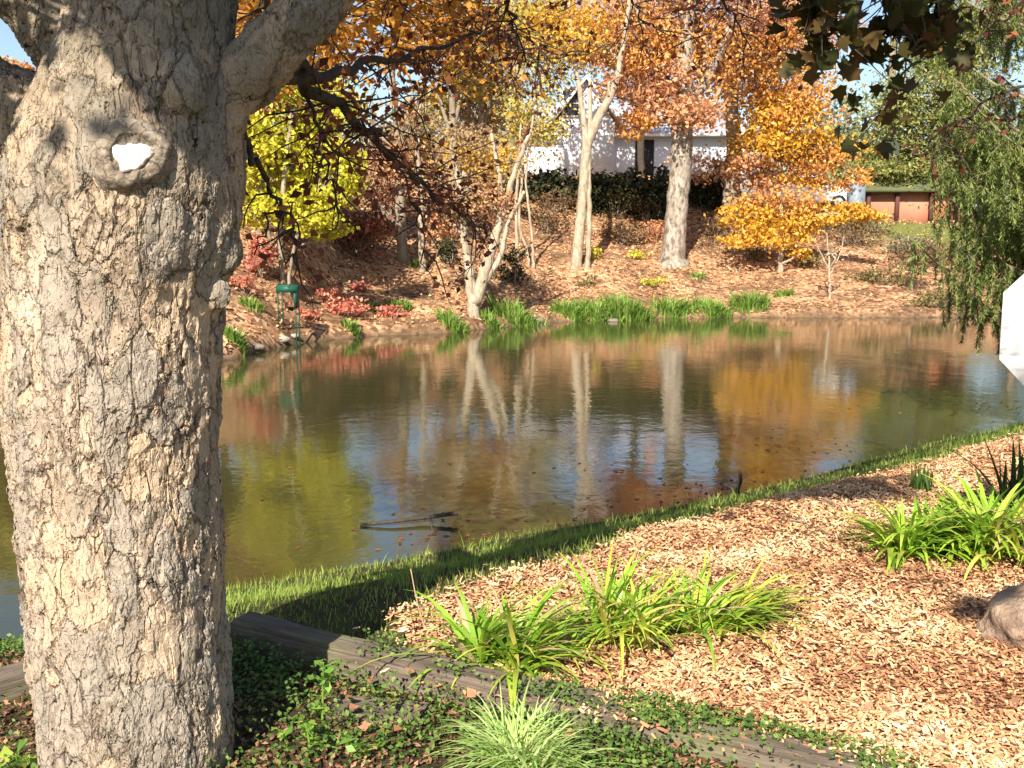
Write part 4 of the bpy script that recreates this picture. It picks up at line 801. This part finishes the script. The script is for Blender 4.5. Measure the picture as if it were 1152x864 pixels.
for wq in ([(-1.32, 1.05), (-.95, 1.35), (-.35, 1.37), (-.35, 1.05)], [(-.25, 1.05), (-.25, 1.37), (.32, 1.38), (.9, 1.03)]):
    m = MB(); m.extr([(cb_[0] + a, 0, gz_ + c_) for a, c_ in wq], (0, cb_[1] - .815, 0), (0, .02, 0)); m.build('side_window', glass, car)
tyre = plain('tyre_rubber', (.03, .03, .03), .8); rim_ = plain('wheel_metal', (.5, .5, .5), .35)
for dx in (-1.35, 1.35):
    for dy in (-.72, .72):
        m = MB(); m.disc((cb_[0] + dx, cb_[1] + dy, gz_ + .3), (0, 1, 0), .31, .2); wo = m.build('wheel', tyre, car)
        m = MB(); m.disc((cb_[0] + dx, cb_[1] + dy + (.09 if dy > 0 else -.09), gz_ + .3), (0, 1, 0), .19, .06); m.build('rim', rim_, wo)
for dy in (-.5, .5): m = MB(); m.box((cb_[0] + 2.15, cb_[1] + dy, gz_ + .68), (.1, .3, .13)); m.build('headlight', glass, car)
# pale box
pb_ = on(957, 44.5); m = MB(); zz = atY(0, 203, 44.5)[2]; cab = empty('utility_box', pb_, 'small grey utility box on the crest left of the red shed', 'box')
m.box((pb_[0], pb_[1], (pb_[2] + zz) / 2 - .1), (.62, .5, zz - pb_[2] + .2)); m.build('cabinet', plain('pale_grey_paint', (.2, .23, .27), .5), cab)
m = MB(); m.box((pb_[0], pb_[1], zz + .02), (.7, .58, .05)); m.build('lid', plain('pale_grey_lid', (.18, .2, .23), .5), cab)

# ------------------------------------------------------------------ the spruce at the right edge
sx, sy = 7.45, 11.6; sbz = hz(sx, sy); spr = empty('spruce_tree', (sx, sy, sbz), 'drooping green spruce with hanging twigs at the right edge', 'tree')
tr = MB(); tr.tube([(sx, sy, sbz - .2), (sx, sy, sbz + 3), (sx + .05, sy, sbz + 7), (sx, sy, sbz + 12)], [.2, .17, .1, .03], 12)
nb_, naz, nl, nw, nle, ncu = [], [], [], [], [], []
def bough(z0, az, L, rise):
    d = np.array([math.cos(az), math.sin(az), 0]); pts = [np.array([sx, sy, z0])]
    for k in range(1, 9):
        t = k / 8; pts.append(np.array([sx, sy, z0]) + d * L * t + [rng.normal(0, .02), rng.normal(0, .02), rise * L * (-.55 * math.sin(t * 2.4) + .42 * t * t)])
    Q = smoothpath(pts, 3); tr.tube(Q, np.linspace(.04, .008, len(Q)), 6, False)
    for q in Q[5:]:
        for _ in range(4):
            hl = rng.uniform(.16, .55) * (.6 + .4 * L / 2.5); off = rng.normal(0, .12, 3) * [1, 1, .2]
            sway = rng.normal(0, .12, 2); n = 7
            tw = np.array([q + off * min(1, s_ / 3) + [sway[0] * s_ / n * hl, sway[1] * s_ / n * hl, -hl * s_ / n] for s_ in range(n + 1)])
            tr.tube(tw, np.linspace(.005, .002, n + 1), 3, False)
            cnt = int(hl * 380); tt = rng.uniform(0, 1, cnt); ip = (tt * n).astype(int).clip(0, n - 1)
            nb_.append(tw[ip] + (tw[ip + 1] - tw[ip]) * (tt * n - ip)[:, None])
    return Q
for _ in range(96):
    z0 = sbz + 1.75 + .62 * rng.integers(0, 14) + rng.normal(0, .06); L = (2.9 - .2 * (z0 - sbz)) * rng.uniform(.8, 1.12)
    bough(z0, rng.uniform(0, 2 * math.pi), L, rng.uniform(.5, .9))
for k_ in range(20): bough(sbz + 1.6 + .6 * (k_ % 6) + rng.normal(0, .07), rng.uniform(2.7, 4.6), rng.uniform(2.1, 2.8), rng.uniform(.5, .75))
for z0, az, L in [(1.45, 3.3, 2.6), (1.4, 3.75, 2.5), (1.5, 3.0, 2.5), (2.15, 3.15, 2.75), (2.1, 3.5, 2.7), (2.2, 3.9, 2.5), (.95, 3.4, 1.9), (1.0, 3.9, 2.1), (2.8, 3.3, 2.75), (2.8, 3.7, 2.7)]: bough(z0 + .3, az, L, .6)
nb_ = np.concatenate(nb_); n = len(nb_)
tr.build('trunk', M['bark_grey'], spr, True)
m = MB(); blades(m, nb_, rng.uniform(0, 6.28, n), rng.uniform(.04, .075, n), rng.uniform(.011, .018, n), rng.uniform(1.5, 2.7, n), rng.uniform(.1, .6, n), 1, tipw=.5)
m.build('needles', M['spruce'], spr)

# ------------------------------------------------------------------ timbers, sign, rock
b = NB('weathered_timber'); P = b.obj(); v = b.mapv(P, (1, 9, 9)); n1 = b.noise(v, 5, 5, .65); n2 = b.noise(P, 3, 3)
c = b.mix(b.ramp(n1.outputs[0], [(.3, 0), (.7, 1)]), (.07, .052, .04), (.22, .175, .135)); c = b.mix(b.ramp(n2.outputs[0], [(.5, 0), (.7, .5)]), c, (.2, .2, .1))
M['timber'] = b.done(b.princ(c, .9, .15, n1.outputs[0], .8, .012))
def timber(p, q, w_, h_, top, lab, top2=None):
    p = np.array(p); q = np.array(q); L = np.linalg.norm(q - p); a = math.atan2(q[1] - p[1], q[0] - p[0]); c_ = (p + q) / 2
    bm = bmesh.new(); bmesh.ops.create_cube(bm, size=1); bmesh.ops.scale(bm, verts=bm.verts, vec=(L, w_, h_))
    bmesh.ops.subdivide_edges(bm, edges=[e for e in bm.edges if abs((e.verts[0].co - e.verts[1].co).x) > L * .5], cuts=40)
    bmesh.ops.bevel(bm, geom=[e for e in bm.edges if e.calc_length() > 0 and len(e.link_faces) == 2 and e.calc_face_angle(0) > .5], offset=.016, segments=2, affect='EDGES')
    for v_ in bm.verts: v_.co += Vector((0, mnoise.noise(Vector((v_.co.x * 2.2, v_.co.y * 9, p[0]))) * .012, mnoise.noise(Vector((v_.co.x * 2.5, v_.co.y * 12, 3))) * .012))
    me_ = bpy.data.meshes.new('landscape_timber'); bm.to_mesh(me_); bm.free(); me_.materials.append(M['timber'])
    o = bpy.data.objects.new('landscape_timber', me_); COL.objects.link(o); o.location = (c_[0], c_[1], top - h_ / 2); o.rotation_euler = (0, 0, a)
    if top2 is not None: o.location.z = (top + top2) / 2 - h_ / 2; o.rotation_euler = (0, -math.atan2(top2 - top, L), a)
    return tag(o, lab, 'timber', 'landscape timbers edging the beds')
TTa, TTb = hz(*T0) + .125, hz(*T1) + .055
def timber_top(x, y): return TTa + (TTb - TTa) * np.clip(((x - T0[0]) * tdir[0] + (y - T0[1]) * tdir[1]) / np.linalg.norm(T1 - T0), 0, 1)
timber(T0, T1, .13, .2, TTa, 'long weathered timber edging the wood-chip bed, partly under ivy', TTb)
L0 = og(-60, 800)[:2]; L1 = og(48, 768)[:2]; timber(L0, L1, .14, .16, hz(*L1) + .07, 'weathered timber showing left of the big trunk')
L0 = og(350, 812)[:2]; L1 = og(478, 800)[:2]; timber(og(372, 800)[:2], og(480, 812)[:2], .13, .12, hz(*L1) + .035, 'short low timber sunk among the ivy in front of the long one')
# octagonal sign, back side
SYg = 4.2; k = pxm(SYg); sc_ = atY(1217, 367, SYg); sg = empty('octagonal_sign', (sc_[0], SYg, hz(sc_[0], SYg)), 'white octagonal sign on a metal post at the right edge', 'sign')
ap = 90.5 * k; Rr = ap / math.cos(math.pi / 8)
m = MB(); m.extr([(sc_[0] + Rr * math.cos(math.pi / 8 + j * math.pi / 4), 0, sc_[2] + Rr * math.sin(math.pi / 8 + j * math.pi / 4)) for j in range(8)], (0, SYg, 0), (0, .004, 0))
b = NB('white_sheet_metal'); P = b.obj(); n1 = b.noise(b.mapv(P, (1, 1, 2.2)), 6, 4, .6, .5); c = b.mix(b.ramp(n1.outputs[0], [(.5, 0), (.62, 1)]), (.62, .63, .65), (.3, .31, .33))  # grey smudges hold both dirt stains and painted leaf shadows
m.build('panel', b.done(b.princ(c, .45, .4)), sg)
m = MB(); zb_ = hz(sc_[0], SYg) - .2; m.box((sc_[0], SYg - .012, (zb_ + sc_[2] + .5) / 2), (.05, .02, sc_[2] + .5 - zb_)); m.build('post', plain('galvanised_steel', (.4, .41, .42), .45, .1, 8, .5, Metallic=.6), sg)
for dz in (-.15, .15): m = MB(); m.disc((sc_[0], SYg - .026, sc_[2] + dz), (0, 1, 0), .012, .01, 8); m.build('bolt', plain('bolt_steel', (.4, .4, .4), .4), sg)
# boulder
rp = og(1180, 736); m = MB(); rockmesh(m, rp + [0.03, 0, .07], .26, (1.05, .85, .85), 2, 5, .34)
b = NB('boulder_stone'); P = b.obj(); n1 = b.noise(P, 7, 6, .65); n2 = b.noise(P, 45, 4, .6)
n1.inputs['Distortion'].default_value = .8; n3 = b.noise(P, 18, 5, .7)
c = b.mix(b.ramp(n1.outputs[0], [(.35, 0), (.65, 1)]), (.2, .135, .1), (.45, .32, .22)); c = b.mix(b.ramp(n3.outputs[0], [(.6, 0), (.68, .7)]), c, (.34, .34, .28)); c = b.mix(b.ramp(n3.outputs[0], [(.3, .7), (.4, 0)]), c, (.1, .07, .05)); tag(m.build('boulder', b.done(b.princ(c, .9, .2, b.math('ADD', n2.outputs[0], n3.outputs[0]), .9, .02)), None, True), 'brown rounded boulder lying on the wood chips at the right edge', 'rock')
# dark stump of an old clump by the bank
p = og(1036, 560); st_ = empty('cut_clump', p, 'small dark upright clump of cut stalks near the pond edge of the chip bed', 'plant')
n = 60; bxy = p[:2] + np.clip(rng.normal(0, .03, (n, 2)), -.05, .05); m = MB(); blades(m, np.column_stack([bxy, bedz(bxy[:, 0], bxy[:, 1])]), rng.uniform(0, 6.28, n), rng.uniform(.08, .2, n), rng.uniform(.008, .016, n), rng.uniform(0, .25, n), rng.uniform(0, .5, n), 3, tipw=.3); m.build('stalks', M['irisdark'], st_)

# ------------------------------------------------------------------ daylilies and other near plants
def clump(name, lab, px, py, w_, h_, n, mats, wid, cat='plant', group=None, lean=(.1, .7), curve=(.3, 1.5), zf=bedz, bias=None, crowns=5, seg=7):
    bs = og(px, py); k = pxm(bs[1]); bs[2] = float(zf(bs[0], bs[1])); t = empty(name, bs, lab, cat, group)
    for mt, fr_ in mats:
        nn_ = int(n * fr_); cw = np.clip(rng.normal(0, 1, (crowns, 2)), -1.15, 1.15) * np.array([w_ * k * .17, w_ * k * .1]); ix = rng.integers(0, crowns, nn_)
        bxy = bs[:2] + cw[ix] + rng.normal(0, .018, (nn_, 2))
        if zf is bedz: bxy = bxy + tnor * np.clip(.16 - timber_side(bxy[:, 0], bxy[:, 1]), 0, None)[:, None]
        base = np.column_stack([bxy, zf(bxy[:, 0], bxy[:, 1]) - .01])
        az = rng.uniform(0, 6.28, nn_)
        if bias is not None: az = np.where(rng.uniform(0, 1, nn_) < .55, bias + rng.normal(0, .7, nn_), az)
        m = MB(); blades(m, base, az, h_ * k * rng.uniform(.55, 1.25, nn_), wid * rng.uniform(.6, 1.25, nn_), rng.uniform(*lean, nn_), rng.uniform(*curve, nn_), seg); m.build({'lilyyellow': 'yellowed_leaves', 'dead': 'withered_leaves'}.get(mt, 'leaves'), M[mt], t)
G = 'daylily clumps in the chip bed'
clump('daylily', 'leftmost broad-leaved daylily clump, next to the timber', 556, 770, 150, 128, 190, [('lily', .85), ('lilyyellow', .15), ('dead', .12)], .024, group=G, lean=(.15, 1.0), curve=(.7, 2.1), bias=.2)
clump('daylily', 'upright yellow-green daylily clump in the middle of the bed', 705, 735, 130, 112, 170, [('lily', .7), ('lilyyellow', .35), ('dead', .1)], .021, group=G, lean=(.1, .9), curve=(.6, 2.1))
clump('daylily', 'low daylily clump arching right with yellow tips, right of the middle one', 800, 718, 150, 112, 150, [('lily', .6), ('lilyyellow', .5), ('dead', .1)], .021, group=G, bias=.1, lean=(.4, 1.0), curve=(.7, 1.9))
clump('daylily', 'thin half-withered daylily between the leftmost and middle clumps', 640, 748, 90, 100, 34, [('lily', .6), ('lilyyellow', .5), ('dead', .1)], .017, group=G, lean=(.5, 1.1), curve=(.6, 1.7))
clump('daylily', 'wide daylily clump at right, left side of the far pair', 1035, 630, 170, 84, 330, [('lily', .8), ('lilyyellow', .2)], .032, group=G, lean=(.2, 1.1), curve=(.7, 2.1))
clump('daylily', 'bright daylily clump cut by the right edge of the picture', 1140, 638, 150, 105, 280, [('lily', .85), ('lilyyellow', .15), ('dead', .12)], .034, group=G, lean=(.15, 1.0), curve=(.6, 2.1))
clump('iris_plant', 'dark upright iris leaves behind the right-hand daylilies', 1130, 590, 100, 90, 34, [('irisdark', 1)], .03, lean=(0, .4), curve=(0, 1.3))
clump('grass_clump', 'pale green fine-leaved grass clump at the bottom in the ivy', 585, 872, 190, 105, 420, [('palegrass', 1)], .01, zf=H, lean=(.2, 1.1), curve=(.8, 1.9), crowns=9)
# withered stalk
p = og(482, 720); m = MB(); m.tube(smoothpath([p, atY(470, 680, p[1]), atY(462, 640, p[1])], 5), np.linspace(.004, .002, 11), 5); tag(m.build('dry_stalk', plain('dry_stalk', (.45, .3, .2), .8)), 'thin dry stalk standing beside the leftmost daylily', 'plant')
# ground ivy in front of the timber
N = 190000
ix = rng.uniform(-2.2, 2.0, N); iy = rng.uniform(2.2, 4.4, N); s_ = timber_side(ix, iy)
dens = np.clip(.12 + 2.2 * nz2(ix, iy, 2.6, 51) + .5 * nz2(ix, iy, 8, 52), .04, 1) * np.where(s_ > -.35, 1, .75)
ok = (s_ < .1) & (rng.uniform(0, 1, N) < dens * .95) & (np.abs(ix) < iy * .56); ix, iy, s_ = ix[ok], iy[ok], s_[ok]
zz = H(ix, iy) + rng.uniform(.01, .1, len(ix)) * np.clip(1 + 1.2 * nz2(ix, iy, 3, 53), .3, 2)
on_t = np.abs(s_) < .09; keep = ~on_t | (nz2(ix, iy, 3.2, 57) + .1 * rng.normal(size=len(ix)) > -.1) & (ix > -.75); zz = np.where(on_t, timber_top(ix, iy) + rng.uniform(.004, .03, len(ix)), zz)
m = MB(); leaves(m, np.stack([ix, iy, zz], 1)[keep], .018, .8, .7); tag(m.build('ground_ivy', M['ivy']), 'dark small-leaved ground ivy in front of the long timber', 'ground cover', None, 'stuff')
# litter of twigs and brown leaves under the ivy
N = 22000; ix = rng.uniform(-2.2, 2, N); iy = rng.uniform(2.2, 4.3, N); ok = timber_side(ix, iy) < -.08; ix, iy = ix[ok], iy[ok]
m = MB(); leaves(m, np.stack([ix, iy, H(ix, iy) + rng.uniform(.003, .02, len(ix))], 1), .024, 1.2, .5); tag(m.build('dry_litter', M['drylitter']), 'dry brown leaf litter on the soil under the ivy', 'leaves', None, 'stuff')
# single fallen leaves
proto = MB(); leaves(proto, np.zeros((1, 3)), .062, 3, .75, fold=.35, rg=np.random.default_rng(3))
fl = None
for (px, py) in [(393, 808), (398, 815), (420, 850), (448, 845), (455, 760), (462, 785), (500, 790), (525, 800), (415, 780), (452, 805), (470, 820), (530, 812), (410, 835), (690, 818), (615, 852), (545, 790), (500, 770), (440, 815), (398, 758), (640, 860), (760, 855)]:
    p = og(px, py); p[2] += rng.uniform(.05, .1)
    if fl is None: fl = proto.build('fallen_leaf', M['fallen']); o = fl
    else: o = fl.copy(); COL.objects.link(o)
    o.location = p; o.rotation_euler = (rng.normal(0, .35), rng.normal(0, .35), rng.uniform(0, 6.28)); o.scale = (rng.uniform(.7, 1.1),) * 3
    tag(o, 'fallen orange-red leaf lying in the ground ivy', 'leaf', 'fallen leaves in the ground ivy')
fl2 = None
for k_ in range(44):
    px = rng.uniform(560, 1150); py = rng.uniform(600, 862); p = og(px, py)
    if not inpoly(p[:1], p[1:2], bedp)[0]: continue
    p[2] = float(bedz(p[0], p[1])) + .022
    if fl2 is None:
        pm_ = MB(); leaves(pm_, np.zeros((1, 3)), .05, 3, .6, fold=.3, rg=np.random.default_rng(5)); fl2 = o = pm_.build('fallen_leaf', M['drylitter'])
    else: o = fl2.copy(); COL.objects.link(o)
    o.location = p; o.rotation_euler = (rng.normal(0, .3), rng.normal(0, .3), rng.uniform(0, 6.28)); o.scale = (rng.uniform(.7, 1.4),) * 3
    tag(o, 'dry brown fallen leaf lying on the wood chips', 'leaf', 'fallen leaves on the wood chips')
# broad-leaved seedlings
def seedling(lab, px, py, h_, n, lsz, sway=0, Y=None):
    p = og(px, py); k = pxm(p[1]); t = empty('seedling', p, lab, 'plant', 'broad-leaved seedlings'); st = MB(); lf = MB()
    Q = smoothpath([p - [0, 0, .03], p + [sway * k * .4, 0, h_ * k * .5], p + [sway * k, -.03, h_ * k]], 6); st.tube(Q, np.linspace(.005, .002, len(Q)), 5)
    j = np.linspace(3, len(Q) - 1, n).astype(int); C_ = Q[j] + rng.normal(0, lsz * .6, (n, 3)) * [1, 1, .4]
    for a, c_ in zip(Q[j], C_): st.tube([a, c_], [.002, .0015], 3, False)
    leaves(lf, C_, lsz, .9, .62); st.build('stem', M['seedling'], t); lf.build('leaves', M['seedling'], t)
seedling('tall leafy seedling in front of the dark end of the timber', 362, 812, 78, 26, .036, 6)
seedling('short bushy seedling at the foot of the tall one', 350, 850, 55, 30, .036, -8)
seedling('pale broad-leaved seedling right of the bushy one', 405, 858, 30, 12, .05, 4)
seedling('spindly seedling close to the right side of the big trunk', 325, 838, 26, 8, .028, -12)
seedling('broad yellow-green seedling at the left foot of the big trunk', 20, 878, 40, 16, .055, 6)
seedling('low round-leaved seedling in front of the big trunk', 70, 872, 34, 8, .045, 4)
# branch lying in the water
m = MB(); zq = WZ + .012
m.tube(smoothpath([atZ(405, 590, zq), atZ(440, 587, zq + .02), atZ(480, 582, zq + .03), atZ(515, 577, zq + .06)], 5), np.linspace(.012, .018, 16), 6); m.tube([atZ(484, 582, zq + .03), atZ(487, 600, zq - .03)], [.012, .006], 5)
tag(m.build('fallen_branch', M['bark_dark']), 'thin dark branch floating on the pond near the grass', 'branch')
m = MB(); m.tube(smoothpath([atZ(828, 555, zq - .05), atZ(833, 541, zq + .1), atZ(832, 530, zq + .2)], 4), np.linspace(.02, .014, 9), 6)
tag(m.build('snag', M['bark_dark']), 'short dark snag poking out of the shallows', 'branch')
print('verts', sum(len(o.data.vertices) for o in S.objects if o.type == 'MESH'))
